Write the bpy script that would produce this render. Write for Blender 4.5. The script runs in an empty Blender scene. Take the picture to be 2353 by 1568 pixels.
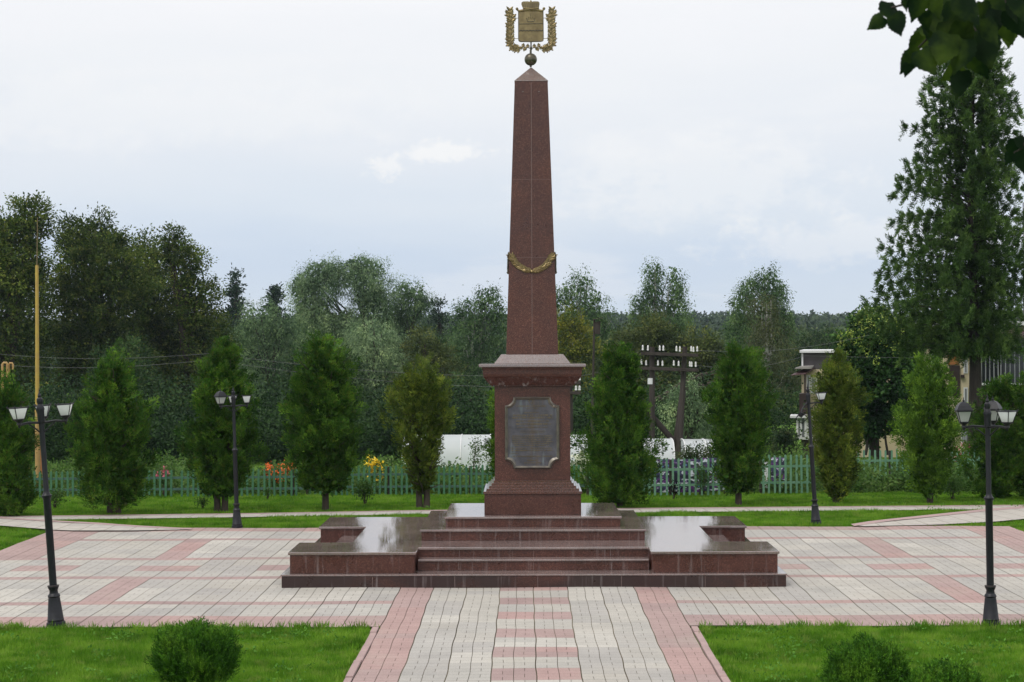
import bpy, bmesh, math, random
import numpy as np
from mathutils import Vector, Matrix

random.seed(7)
rng = np.random.default_rng(7)
R = math.radians
sc = bpy.context.scene
col = sc.collection
CY = 26.43                      # the camera stands this far in front of the monument
CAM = Vector((-0.10, -CY, 3.70))
FPX = 4000.0
W0, H0 = 2353.0, 1568.0

# ------------------------------------------------------------------ camera
YAW, PITCH, ROLL = R(0.466), R(0.086), R(0.20)
fwd = Vector((-math.sin(YAW) * math.cos(PITCH), math.cos(YAW) * math.cos(PITCH), math.sin(PITCH))).normalized()
right0 = fwd.cross(Vector((0, 0, 1))).normalized()
up0 = right0.cross(fwd)
up = (up0 * math.cos(ROLL) + right0 * math.sin(ROLL)).normalized()
rgt = fwd.cross(up).normalized()
cam_d = bpy.data.cameras.new('camera')
cam = bpy.data.objects.new('camera', cam_d)
col.objects.link(cam)
m3 = Matrix((rgt, up, -fwd)).transposed()
cam.matrix_world = Matrix.Translation(CAM) @ m3.to_4x4()
cam_d.sensor_width = 36.0
cam_d.lens = 36.0 * FPX / W0
cam_d.clip_start = 0.1
cam_d.clip_end = 6000
cam_d.dof.use_dof = True
cam_d.dof.focus_distance = 28.0
cam_d.dof.aperture_fstop = 10.0
sc.camera = cam

# ------------------------------------------------------------------ world, sun, exposure
SUN_EL, SUN_ROT = R(56), R(222)
world = bpy.data.worlds.new('World')
sc.world = world
world.use_nodes = True
wn, wl = world.node_tree.nodes, world.node_tree.links
wn.clear()
w_out = wn.new('ShaderNodeOutputWorld')
w_bg = wn.new('ShaderNodeBackground')
w_bg.inputs['Strength'].default_value = 0.1
sky = wn.new('ShaderNodeTexSky')
sky.sky_type = 'NISHITA'
sky.sun_disc = False
sky.sun_elevation = SUN_EL
sky.sun_rotation = SUN_ROT
sky.dust_density = 2.0
w_tc = wn.new('ShaderNodeTexCoord')
w_sep = wn.new('ShaderNodeSeparateXYZ')
wl.new(w_tc.outputs['Generated'], w_sep.inputs[0])


def w_ramp(stops, interp='EASE'):
    r = wn.new('ShaderNodeValToRGB')
    r.color_ramp.interpolation = interp
    e = r.color_ramp.elements
    while len(e) < len(stops):
        e.new(0.5)
    for i, (p, c) in enumerate(stops):
        e[i].position = p
        e[i].color = (c[0], c[1], c[2], 1)
    return r


def w_noise(scale, zs, detail, rough, off=0.0, ys=1.0):
    mp = wn.new('ShaderNodeMapping')
    mp.inputs['Scale'].default_value = (1, ys, zs)
    mp.inputs['Location'].default_value = (off, off * .7, off * .3)
    wl.new(w_tc.outputs['Generated'], mp.inputs[0])
    n = wn.new('ShaderNodeTexNoise')
    n.inputs['Scale'].default_value = scale
    n.inputs['Detail'].default_value = detail
    n.inputs['Roughness'].default_value = rough
    wl.new(mp.outputs[0], n.inputs['Vector'])
    return n


# cloud deck: height above the horizon warped by a wide noise, so the bands undulate
n_warp = w_noise(3.0, 5.0, 4, 0.55, 3.1)
ma = wn.new('ShaderNodeMath'); ma.operation = 'MULTIPLY_ADD'
ma.inputs[1].default_value = 0.10; ma.inputs[2].default_value = -0.05
wl.new(n_warp.outputs['Fac'], ma.inputs[0])
mb = wn.new('ShaderNodeMath'); mb.operation = 'ADD'
wl.new(w_sep.outputs['Z'], mb.inputs[0]); wl.new(ma.outputs[0], mb.inputs[1])
mc = wn.new('ShaderNodeMath'); mc.operation = 'MULTIPLY'
mc.inputs[1].default_value = 2.5
mc.use_clamp = True
wl.new(mb.outputs[0], mc.inputs[0])
deck = w_ramp([(0.0, (.76, .83, .91)), (0.05, (.70, .79, .90)), (0.12, (.66, .76, .90)), (0.20, (.77, .84, .93)),
               (0.30, (.85, .89, .95)), (0.40, (.93, .95, .98)), (0.52, (1.0, 1.0, 1.02)), (1.0, (1.12, 1.12, 1.12))], 'LINEAR')

wl.new(mc.outputs[0], deck.inputs[0])
# paler puffs
n_puff = w_noise(5.5, 4.0, 7, 0.6, 1.7)
puff = w_ramp([(0.55, (0, 0, 0)), (0.66, (1, 1, 1))], 'EASE')
wl.new(n_puff.outputs['Fac'], puff.inputs[0])
mxp = wn.new('ShaderNodeMixRGB')
mxp.inputs['Color2'].default_value = (.99, .99, 1.0, 1)
pf = wn.new('ShaderNodeMath'); pf.operation = 'MULTIPLY'; pf.inputs[1].default_value = 0.25
wl.new(puff.outputs[0], pf.inputs[0])
wl.new(pf.outputs[0], mxp.inputs['Fac'])
wl.new(deck.outputs[0], mxp.inputs['Color1'])
# two small bright clouds in their own directions
def wm(op, a, b=None, clamp=False):
    n = wn.new('ShaderNodeMath'); n.operation = op; n.use_clamp = clamp
    for k, v in ((0, a), (1, b)):
        if v is None: continue
        if isinstance(v, (int, float)): n.inputs[k].default_value = v
        else: wl.new(v, n.inputs[k])
    return n.outputs[0]


uu = wm('DIVIDE', w_sep.outputs['X'], w_sep.outputs['Y'])
vv = wm('DIVIDE', w_sep.outputs['Z'], w_sep.outputs['Y'])
n_c = w_noise(110.0, 1.5, 9, .68, 5.3)
n_d = w_noise(38.0, 1.5, 9, .68, 2.2)
ahead = wm('GREATER_THAN', w_sep.outputs['Y'], 0.2)
cur_sky = mxp.outputs[0]
for (px_, py_, a_, b_, amt, nz) in ((1015, 347, 72, 20, .85, n_c), (885, 380, 34, 20, .7, n_c), (1600, 410, 230, 80, .42, n_d), (2050, 560, 300, 40, .4, n_d), (330, 250, 500, 60, .3, n_d)):
    e1 = wm('POWER', wm('DIVIDE', wm('SUBTRACT', uu, (px_ - 1209) / FPX), a_ / FPX), 2)
    e2 = wm('POWER', wm('DIVIDE', wm('SUBTRACT', vv, (790 - py_) / FPX), b_ / FPX), 2)
    rr_ = wm('SQRT', wm('ADD', e1, e2))
    rr_ = wm('SUBTRACT', 1.25, wm('ADD', rr_, wm('MULTIPLY', wm('SUBTRACT', nz.outputs['Fac'], .42), -4.2)))
    msk = wm('MULTIPLY', wm('MULTIPLY', wm('MULTIPLY', rr_, 1.1, True), amt), ahead)
    mm = wn.new('ShaderNodeMixRGB')
    mm.inputs['Color2'].default_value = (1.0, 1.0, 1.0, 1)
    wl.new(msk, mm.inputs['Fac']); wl.new(cur_sky, mm.inputs['Color1'])
    cur_sky = mm.outputs[0]
sc10 = wn.new('ShaderNodeVectorMath'); sc10.operation = 'SCALE'
sc10.inputs['Scale'].default_value = 10.0
wl.new(cur_sky, sc10.inputs[0])
mxs = wn.new('ShaderNodeMixRGB')
mxs.inputs['Fac'].default_value = 0.93
wl.new(sky.outputs[0], mxs.inputs['Color1'])
wl.new(sc10.outputs[0], mxs.inputs['Color2'])
wl.new(mxs.outputs[0], w_bg.inputs['Color'])
wl.new(w_bg.outputs[0], w_out.inputs[0])

sun_d = bpy.data.lights.new('sun', 'SUN')
sun_d.energy = 1.5
sun_d.angle = R(18)
sun_d.color = (1.0, 0.95, 0.88)
sun = bpy.data.objects.new('sun', sun_d)
col.objects.link(sun)
sd = Vector((math.sin(SUN_ROT) * math.cos(SUN_EL), math.cos(SUN_ROT) * math.cos(SUN_EL), math.sin(SUN_EL)))
sun.rotation_euler = sd.to_track_quat('Z', 'Y').to_euler()

sc.view_settings.view_transform = 'Standard'
sc.view_settings.look = 'None'
sc.view_settings.exposure = 0.0
sc.view_settings.gamma = 1.0
sc.render.engine = 'CYCLES'
sc.cycles.max_bounces = 8
sc.cycles.volume_bounces = 0
sc.cycles.transparent_max_bounces = 16
sc.render.resolution_x, sc.render.resolution_y = 1024, 682


# ------------------------------------------------------------------ terrain and projection helpers
def gz(X, D):
    """height of the ground, D = distance in front of the camera"""
    t = D - 36.0
    if t <= 0:
        return 0.0
    z = -0.035 * min(t, 24)
    if D > 60:
        z -= 0.02 * min(D - 60, 90)
    if D > 330:
        s = min((D - 330) / 560.0, 1.0)
        z += 11.0 * (s * s * (3 - 2 * s)) + 1.2 * math.sin(X * 0.013 + 1) * s
    return z


def ray(px, py):
    return fwd + rgt * ((px - W0 / 2) / FPX) + up * ((H0 / 2 - py) / FPX)


def at(px, py, D):
    """point seen at a place of the photograph at depth D"""
    d = ray(px, py)
    return CAM + d * (D / d.y)


def gp(px, py):
    """ground point"""
    d = ray(px, py)
    lo, hi = 5.0, 300.0
    for i in range(60):
        m = (lo + hi) / 2
        p = CAM + d * (m / d.y)
        if p.z > gz(p.x, m):
            lo = m
        else:
            hi = m
    return CAM + d * (lo / d.y)


def gx(px, D):
    """ground point in column px at depth D"""
    p = at(px, 1000, D)
    return Vector((p.x, D - CY, gz(p.x, D)))


def mpp(D):
    return D / FPX


def tints(t):
    t = np.asarray(t).reshape(-1, 1)
    return np.concatenate([t * (1 + .18 * (t - 1)), t, t * (1 - .18 * (t - 1))], axis=1)


# ------------------------------------------------------------------ object helpers
def tag(o, label=None, cat=None, group=None, kind=None):
    if label: o['label'] = label
    if cat: o['category'] = cat
    if group: o['group'] = group
    if kind: o['kind'] = kind
    return o


def empty(name, loc, label=None, cat=None, group=None, rz=0):
    o = bpy.data.objects.new(name, None)
    o.empty_display_size = 0.2
    o.location = loc
    o.rotation_euler = (0, 0, rz)
    col.objects.link(o)
    return tag(o, label, cat, group)


def link(name, me, mat=None, parent=None, loc=None):
    o = bpy.data.objects.new(name, me)
    col.objects.link(o)
    if mat is not None and len(me.materials) == 0:
        for m in (mat if isinstance(mat, (list, tuple)) else [mat]):
            me.materials.append(m)
    if parent is not None:
        o.parent = parent
    if loc is not None:
        o.location = loc
    return o


def copy_tree(o, parent=None):
    c = o.copy()
    col.objects.link(c)
    c.parent = parent
    for ch in list(o.children):
        copy_tree(ch, c)
    return c


class MB:
    def __init__(self):
        self.v, self.f, self.mi = [], [], []

    def add(self, vs, fs, mi=0):
        o = len(self.v)
        self.v += [tuple(v) for v in vs]
        self.f += [tuple(i + o for i in f) for f in fs]
        self.mi += [mi] * len(fs)

    def box(self, x0, x1, y0, y1, z0, z1, mi=0):
        self.add([(x0, y0, z0), (x1, y0, z0), (x1, y1, z0), (x0, y1, z0), (x0, y0, z1), (x1, y0, z1), (x1, y1, z1), (x0, y1, z1)],
                 [(3, 2, 1, 0), (4, 5, 6, 7), (0, 1, 5, 4), (1, 2, 6, 5), (2, 3, 7, 6), (3, 0, 4, 7)], mi)

    def frustum(self, cx, cy, hx0, hy0, z0, hx1, hy1, z1, mi=0):
        self.add([(cx - hx0, cy - hy0, z0), (cx + hx0, cy - hy0, z0), (cx + hx0, cy + hy0, z0), (cx - hx0, cy + hy0, z0),
                  (cx - hx1, cy - hy1, z1), (cx + hx1, cy - hy1, z1), (cx + hx1, cy + hy1, z1), (cx - hx1, cy + hy1, z1)],
                 [(3, 2, 1, 0), (4, 5, 6, 7), (0, 1, 5, 4), (1, 2, 6, 5), (2, 3, 7, 6), (3, 0, 4, 7)], mi)

    def stack(self, cx, cy, prof, mi=0):
        """square-plan profile: list of (half x, half y, z)"""
        vs = []
        for hx, hy, z in prof:
            vs += [(cx - hx, cy - hy, z), (cx + hx, cy - hy, z), (cx + hx, cy + hy, z), (cx - hx, cy + hy, z)]
        fs = [(3, 2, 1, 0)]
        for k in range(len(prof) - 1):
            a = 4 * k
            for i in range(4):
                j = (i + 1) % 4
                fs.append((a + i, a + j, a + 4 + j, a + 4 + i))
        a = 4 * (len(prof) - 1)
        fs.append((a, a + 1, a + 2, a + 3))
        self.add(vs, fs, mi)

    def prism_z(self, poly, z0, z1, mi=0):
        n = len(poly)
        vs = [(x, y, z0) for x, y in poly] + [(x, y, z1) for x, y in poly]
        fs = [tuple(range(n))[::-1], tuple(range(n, 2 * n))] + [(i, (i + 1) % n, n + (i + 1) % n, n + i) for i in range(n)]
        self.add(vs, fs, mi)

    def prism_y(self, poly, y0, y1, mi=0):
        """poly in (x, z) counter-clockwise, extruded from y0 (front) to y1"""
        n = len(poly)
        vs = [(x, y0, z) for x, z in poly] + [(x, y1, z) for x, z in poly]
        fs = [tuple(range(n)), tuple(range(n, 2 * n))[::-1]] + [((i + 1) % n, i, n + i, n + (i + 1) % n) for i in range(n)]
        self.add(vs, fs, mi)

    def tube(self, pts, rad, n=8, mi=0, caps=True):
        pts = [Vector(p) for p in pts]
        if not isinstance(rad, (list, tuple)):
            rad = [rad] * len(pts)
        vs, fs = [], []
        ref = None
        for i, p in enumerate(pts):
            a = pts[max(i - 1, 0)]
            b = pts[min(i + 1, len(pts) - 1)]
            t = (b - a).normalized()
            if ref is None:
                ref = Vector((1, 0, 0)) if abs(t.x) < .8 else Vector((0, 1, 0))
            u = t.cross(ref).normalized()
            ref = u.cross(t).normalized()
            w = ref
            for k in range(n):
                an = 2 * math.pi * k / n
                vs.append(p + (u * math.cos(an) + w * math.sin(an)) * rad[i])
        for i in range(len(pts) - 1):
            for k in range(n):
                k2 = (k + 1) % n
                fs.append((i * n + k, i * n + k2, (i + 1) * n + k2, (i + 1) * n + k))
        if caps:
            fs.append(tuple(range(n))[::-1])
            fs.append(tuple(range((len(pts) - 1) * n, len(pts) * n)))
        self.add(vs, fs, mi)

    def lathe(self, prof, n=24, c=(0, 0, 0), mi=0):
        vs, fs = [], []
        for r, z in prof:
            for k in range(n):
                an = 2 * math.pi * k / n
                vs.append((c[0] + r * math.cos(an), c[1] + r * math.sin(an), c[2] + z))
        for i in range(len(prof) - 1):
            for k in range(n):
                k2 = (k + 1) % n
                fs.append((i * n + k, i * n + k2, (i + 1) * n + k2, (i + 1) * n + k))
        fs.append(tuple(range(n))[::-1])
        fs.append(tuple(range((len(prof) - 1) * n, len(prof) * n)))
        self.add(vs, fs, mi)

    def build(self, name, mat, parent=None, loc=None, smooth=None, bevel=None, org=None):
        me = bpy.data.meshes.new(name)
        vv = self.v
        if org is not None:
            vv = [(a - org[0], b - org[1], c - org[2]) for a, b, c in vv]
            if parent is None and loc is None:
                loc = org
        me.from_pydata(vv, [], self.f)
        for m in (mat if isinstance(mat, (list, tuple)) else [mat]):
            me.materials.append(m)
        me.polygons.foreach_set('material_index', self.mi)
        me.update()
        if smooth:
            me.polygons.foreach_set('use_smooth', [True] * len(me.polygons))
            try:
                me.set_sharp_from_angle(angle=R(smooth))
            except Exception:
                pass
        o = link(name, me, None, parent, loc)
        if bevel:
            b = o.modifiers.new('bevel', 'BEVEL')
            b.width = bevel
            b.segments = 2
            b.limit_method = 'ANGLE'
            b.angle_limit = R(35)
        return o


def np_mesh(name, V, nper, mat, parent=None, loc=None, colors=None):
    """mesh of loose polygons with nper corners each"""
    V = np.asarray(V, dtype=np.float32)
    n = len(V)
    m = n // nper
    me = bpy.data.meshes.new(name)
    me.vertices.add(n)
    me.vertices.foreach_set('co', V.ravel())
    me.loops.add(n)
    me.loops.foreach_set('vertex_index', np.arange(n, dtype=np.int32))
    me.polygons.add(m)
    me.polygons.foreach_set('loop_start', (np.arange(m) * nper).astype(np.int32))
    me.update(calc_edges=True)
    if colors is not None:
        a = me.color_attributes.new('tint', 'FLOAT_COLOR', 'CORNER')
        c = np.repeat(np.asarray(colors, dtype=np.float32), nper, axis=0)
        c = np.concatenate([c, np.ones((len(c), 1), dtype=np.float32)], axis=1)
        a.data.foreach_set('color', c.ravel())
    me.materials.append(mat)
    return link(name, me, None, parent, loc)


def unit(a):
    return a / np.maximum(np.linalg.norm(a, axis=1, keepdims=True), 1e-9)


def leaf_verts(P, Dr, Nn, L, Wd):
    """rhombic leaves: P root, Dr along, Nn roughly normal"""
    Dr = unit(Dr)
    S = unit(np.cross(Dr, Nn))
    L = np.asarray(L).reshape(-1, 1) * np.ones((len(P), 1))
    Wd = np.asarray(Wd).reshape(-1, 1) * np.ones((len(P), 1))
    mid = P + Dr * L * 0.5
    out = np.empty((len(P), 4, 3))
    out[:, 0] = P
    out[:, 1] = mid + S * Wd * 0.5
    out[:, 2] = P + Dr * L
    out[:, 3] = mid - S * Wd * 0.5
    return out.reshape(-1, 3)


# ------------------------------------------------------------------ materials
def new_mat(name):
    m = bpy.data.materials.new(name)
    m.use_nodes = True
    nt = m.node_tree
    b = nt.nodes['Principled BSDF']
    return m, nt, nt.nodes, nt.links, b


def noise_node(nt, scale, detail=4, rough=.55, coord='Object', vscale=None):
    tc = nt.nodes.new('ShaderNodeTexCoord')
    src = tc.outputs[coord]
    if vscale:
        mp = nt.nodes.new('ShaderNodeMapping')
        mp.inputs['Scale'].default_value = vscale
        nt.links.new(src, mp.inputs[0])
        src = mp.outputs[0]
    n = nt.nodes.new('ShaderNodeTexNoise')
    n.inputs['Scale'].default_value = scale
    n.inputs['Detail'].default_value = detail
    n.inputs['Roughness'].default_value = rough
    nt.links.new(src, n.inputs['Vector'])
    return n


def ramp_node(nt, fac, stops):
    r = nt.nodes.new('ShaderNodeValToRGB')
    e = r.color_ramp.elements
    while len(e) < len(stops):
        e.new(0.5)
    for i, (p, c) in enumerate(stops):
        e[i].position = p
        if not isinstance(c, (tuple, list)):
            c = (c, c, c)
        e[i].color = (c[0], c[1], c[2], 1)
    nt.links.new(fac, r.inputs[0])
    return r


def mix_node(nt, fac, a, b):
    m = nt.nodes.new('ShaderNodeMixRGB')
    if isinstance(fac, float):
        m.inputs['Fac'].default_value = fac
    else:
        nt.links.new(fac, m.inputs['Fac'])
    for k, v in (('Color1', a), ('Color2', b)):
        if isinstance(v, (tuple, list)):
            m.inputs[k].default_value = (v[0], v[1], v[2], 1)
        else:
            nt.links.new(v, m.inputs[k])
    return m


def add_bump(nt, b, height, strength=.3, dist=.01):
    bp = nt.nodes.new('ShaderNodeBump')
    bp.inputs['Strength'].default_value = strength
    bp.inputs['Distance'].default_value = dist
    nt.links.new(height, bp.inputs['Height'])
    nt.links.new(bp.outputs[0], b.inputs['Normal'])


def simple(name, c1, c2=None, scale=8.0, rough=.6, metal=0.0, bump=0.0, spec=.5, vscale=None):
    m, nt, ns, ls, b = new_mat(name)
    if c2 is None:
        c2 = tuple(x * .75 for x in c1)
    n = noise_node(nt, scale, 5, .6, vscale=vscale)
    r = ramp_node(nt, n.outputs['Fac'], [(.32, c2), (.68, c1)])
    ls.new(r.outputs[0], b.inputs['Base Color'])
    b.inputs['Roughness'].default_value = rough
    b.inputs['Metallic'].default_value = metal
    b.inputs['Specular IOR Level'].default_value = spec
    if bump:
        add_bump(nt, b, n.outputs['Fac'], bump, .01)
    return m


def granite(name, rough=.16, streaks=0.0, dark=None, base=((.090, .028, .018), (.070, .021, .014), (.046, .014, .010))):
    m, nt, ns, ls, b = new_mat(name)
    tc = ns.new('ShaderNodeTexCoord')
    vo = ns.new('ShaderNodeTexVoronoi')
    vo.inputs['Scale'].default_value = 115
    ls.new(tc.outputs['Object'], vo.inputs['Vector'])
    sp = ns.new('ShaderNodeSeparateColor')
    ls.new(vo.outputs['Color'], sp.inputs[0])
    r = ramp_node(nt, sp.outputs[0], [(.15, base[2]), (.45, base[1]), (.75, base[0]), (.985, (.16, .07, .05))])
    big = noise_node(nt, 1.3, 6, .65)
    rb = ramp_node(nt, big.outputs['Fac'], [(.35, .72), (.65, 1.12)])
    mul = ns.new('ShaderNodeMixRGB'); mul.blend_type = 'MULTIPLY'; mul.inputs['Fac'].default_value = 1
    ls.new(r.outputs[0], mul.inputs['Color1']); ls.new(rb.outputs[0], mul.inputs['Color2'])
    cur = mul.outputs[0]
    rr = ramp_node(nt, big.outputs['Fac'], [(.3, rough * .6), (.7, rough * 1.8)])
    if dark:
        dn = noise_node(nt, 1.1, 6, .6, vscale=(1.0, 1.0, 2.0))
        dr = ramp_node(nt, dn.outputs['Fac'], [(.50, .95), (.70, .2)])
        cur = mix_node(nt, dr.outputs[0], cur, dark).outputs[0]
    if streaks:
        sn = noise_node(nt, 12.0, 5, .65, vscale=(1.0, 1.0, .045))
        sr = ramp_node(nt, sn.outputs['Fac'], [(.56, 0), (.70, streaks)])
        cur = mix_node(nt, sr.outputs[0], cur, (.50, .46, .46)).outputs[0]
    ls.new(cur, b.inputs['Base Color'])
    ls.new(rr.outputs[0], b.inputs['Roughness'])
    b.inputs['Specular IOR Level'].default_value = .5
    return m


def leaf_mat(name, dark, mid, light, noise=0.35, trans=0.3, rough=.7, tip=None, tipamt=.0, tint=False):
    """leaf colour differs from leaf to leaf and drifts slowly over the crown"""
    m, nt, ns, ls, b = new_mat(name)
    geo = ns.new('ShaderNodeNewGeometry')
    n = noise_node(nt, noise, 4, .6, coord='Object')
    add = ns.new('ShaderNodeMath'); add.operation = 'MULTIPLY_ADD'
    add.inputs[1].default_value = 1.5; add.inputs[2].default_value = -.33
    ls.new(n.outputs['Fac'], add.inputs[0])
    half = ns.new('ShaderNodeMath'); half.operation = 'MULTIPLY_ADD'; half.inputs[1].default_value = .18
    ls.new(geo.outputs['Random Per Island'], half.inputs[0])
    ls.new(add.outputs[0], half.inputs[2])
    r = ramp_node(nt, half.outputs[0], [(.25, dark), (.5, mid), (.78, light)])
    cur = r.outputs[0]
    if tip:
        n2 = noise_node(nt, noise * 3.3, 3, .6)
        r2 = ramp_node(nt, n2.outputs['Fac'], [(.52, 0), (.66, tipamt)])
        cur = mix_node(nt, r2.outputs[0], cur, tip).outputs[0]
    if tint:
        at_ = ns.new('ShaderNodeAttribute'); at_.attribute_name = 'tint'
        mu = ns.new('ShaderNodeMixRGB'); mu.blend_type = 'MULTIPLY'; mu.inputs['Fac'].default_value = 1
        ls.new(cur, mu.inputs['Color1']); ls.new(at_.outputs['Color'], mu.inputs['Color2'])
        cur = mu.outputs[0]
    ls.new(cur, b.inputs['Base Color'])
    b.inputs['Roughness'].default_value = rough
    b.inputs['Specular IOR Level'].default_value = .12
    tr = ns.new('ShaderNodeBsdfTranslucent')
    ls.new(cur, tr.inputs['Color'])
    mx = ns.new('ShaderNodeMixShader')
    mx.inputs[0].default_value = trans
    ls.new(b.outputs[0], mx.inputs[1]); ls.new(tr.outputs[0], mx.inputs[2])
    ls.new(mx.outputs[0], ns['Material Output'].inputs['Surface'])
    return m


M = {}
M['granite'] = granite('granite', .07)
M['granite'].node_tree.nodes['Principled BSDF'].inputs['IOR'].default_value = 1.75
M['granite_top'] = granite('granite_top', .05, base=((.25, .195, .185), (.21, .165, .155), (.16, .125, .12)))  # paler base puts sky sheen into the tops' colour, along with a dust film
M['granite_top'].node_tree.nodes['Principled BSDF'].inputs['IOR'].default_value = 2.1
M['granite_face'] = granite('granite_face', .26, streaks=.22)
M['granite_streak'] = granite('granite_streak', .22, streaks=.45)
M['granite_base'] = granite('granite_base', .30, streaks=.25, dark=(.028, .014, .013))
M['granite_shaft'] = granite('granite_shaft', .32)
M['grout'] = simple('grout', (.22, .16, .15), rough=.8)
M['bronze'] = simple('bronze', (.30, .235, .12), (.17, .13, .07), 7, .42, .85)
M['bronze_dark'] = simple('bronze_dark', (.16, .14, .10), (.07, .065, .055), 9, .38, .8)
M['frame_bronze'] = simple('frame_bronze', (.20, .18, .145), (.10, .095, .09), 9, .35, .6)
M['gold'] = simple('gold', (.27, .20, .085), (.12, .09, .045), 30, .4, .6)
M['black_iron'] = simple('black_iron', (.014, .015, .021), (.008, .009, .012), 14, .45, .0, spec=.35)
M['rusty_iron'] = simple('rusty_iron', (.045, .030, .026), (.018, .016, .018), 30, .6)
M['bark'] = simple('bark', (.075, .055, .042), (.030, .023, .018), 9, .9, bump=.6, vscale=(1, 1, .25))
M['bark_dark'] = simple('bark_dark', (.045, .035, .03), (.018, .014, .012), 9, .9, bump=.6, vscale=(1, 1, .25))
M['birch_bark'] = simple('birch_bark', (.55, .54, .50), (.10, .09, .08), 4, .8, vscale=(1, 1, .8))
M['old_wood'] = simple('old_wood', (.058, .047, .040), (.026, .020, .017), 7, .85, bump=.4, vscale=(1, 1, .15))
M['fence_green'] = simple('fence_green', (.068, .20, .10), (.045, .14, .075), 5, .6)
M['fence_pale'] = simple('fence_pale', (.17, .33, .22), (.10, .24, .15), 5, .65)
M['fence_rail'] = simple('fence_rail', (.07, .15, .12), (.05, .10, .09), 5, .7)
M['yellow_paint'] = simple('yellow_paint', (.52, .36, .06), (.42, .27, .08), 3, .5)
M['rod_paint'] = simple('rod_paint', (.22, .16, .07), (.14, .10, .05), 4, .6)
M['ochre_paint'] = simple('ochre_paint', (.50, .32, .12), (.36, .22, .08), 4, .6)
M['porcelain'] = simple('porcelain', (.80, .80, .78), rough=.25)
M['white_paint'] = simple('white_paint', (.74, .75, .76), (.62, .63, .64), 3, .5)
M['cream_wall'] = simple('cream_wall', (.62, .53, .36), (.50, .43, .30), 1.2, .85)
M['orange_panel'] = simple('orange_panel', (.36, .15, .04), (.30, .12, .035), 2, .7)
M['dark_panel'] = simple('dark_panel', (.035, .02, .018), (.025, .014, .013), 2, .6)
M['grey_panel'] = simple('grey_panel', (.10, .09, .10), (.07, .065, .07), 2, .8)
M['awning'] = simple('awning', (.11, .06, .065), (.08, .045, .05), 4, .6)
M['concrete'] = simple('concrete', (.34, .32, .30), (.22, .21, .20), 4, .9, bump=.3)
M['dark_glass'] = simple('dark_glass', (.03, .035, .04), (.02, .022, .025), 2, .08)
M['curtain'] = simple('curtain', (.30, .31, .33), (.14, .15, .17), 3, .7, vscale=(6, 6, .3))
M['wet_soil'] = simple('wet_soil', (.05, .04, .03), (.03, .024, .018), 3, .9)
M['stone'] = simple('stone', (.33, .30, .27), (.18, .16, .14), 5, .85, bump=.5)

# polycarbonate sheet of the greenhouses
_m, _nt, _ns, _ls, _b = new_mat('polycarbonate')
_n = noise_node(_nt, .8, 3, .5)
_r = ramp_node(_nt, _n.outputs['Fac'], [(.3, (.74, .78, .82)), (.7, (.84, .86, .88))])
_ls.new(_r.outputs[0], _b.inputs['Base Color'])
_b.inputs['Roughness'].default_value = .35
_tr = _ns.new('ShaderNodeBsdfTranslucent'); _ls.new(_r.outputs[0], _tr.inputs['Color'])
_mx = _ns.new('ShaderNodeMixShader'); _mx.inputs[0].default_value = .45
_ls.new(_b.outputs[0], _mx.inputs[1]); _ls.new(_tr.outputs[0], _mx.inputs[2])
_ls.new(_mx.outputs[0], _ns['Material Output'].inputs['Surface'])
M['polycarbonate'] = _m

# frosted lantern panes
_m, _nt, _ns, _ls, _b = new_mat('frosted_glass')
_n = noise_node(_nt, 12, 3, .5)
_r = ramp_node(_nt, _n.outputs['Fac'], [(.3, (.62, .66, .64)), (.7, (.78, .80, .78))])
_ls.new(_r.outputs[0], _b.inputs['Base Color'])
_b.inputs['Roughness'].default_value = .2
_tr = _ns.new('ShaderNodeBsdfTranslucent'); _tr.inputs['Color'].default_value = (.8, .82, .8, 1)
_mx = _ns.new('ShaderNodeMixShader'); _mx.inputs[0].default_value = .6
_ls.new(_b.outputs[0], _mx.inputs[1]); _ls.new(_tr.outputs[0], _mx.inputs[2])
_ls.new(_mx.outputs[0], _ns['Material Output'].inputs['Surface'])
M['frosted_glass'] = _m

# plaque: dark bronze with pale green run-down stains
_m, _nt, _ns, _ls, _b = new_mat('plaque_bronze')
_n = noise_node(_nt, 6, 5, .6)
_r = ramp_node(_nt, _n.outputs['Fac'], [(.3, (.060, .060, .070)), (.7, (.125, .122, .14))])
_n2 = noise_node(_nt, 9, 4, .6, vscale=(1, 1, .14))
_r2 = ramp_node(_nt, _n2.outputs['Fac'], [(.56, 0), (.72, .55)])
_n3 = noise_node(_nt, 5, 4, .6, vscale=(1, 1, .2))
_r3 = ramp_node(_nt, _n3.outputs['Fac'], [(.55, 0), (.7, .5)])
_c = mix_node(_nt, _r2.outputs[0], _r.outputs[0], (.26, .32, .34))
_c2 = mix_node(_nt, _r3.outputs[0], _c.outputs[0], (.14, .095, .05))
_ls.new(_c2.outputs[0], _b.inputs['Base Color'])
_b.inputs['Metallic'].default_value = .45
_b.inputs['Roughness'].default_value = .4
M['plaque'] = _m

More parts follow.
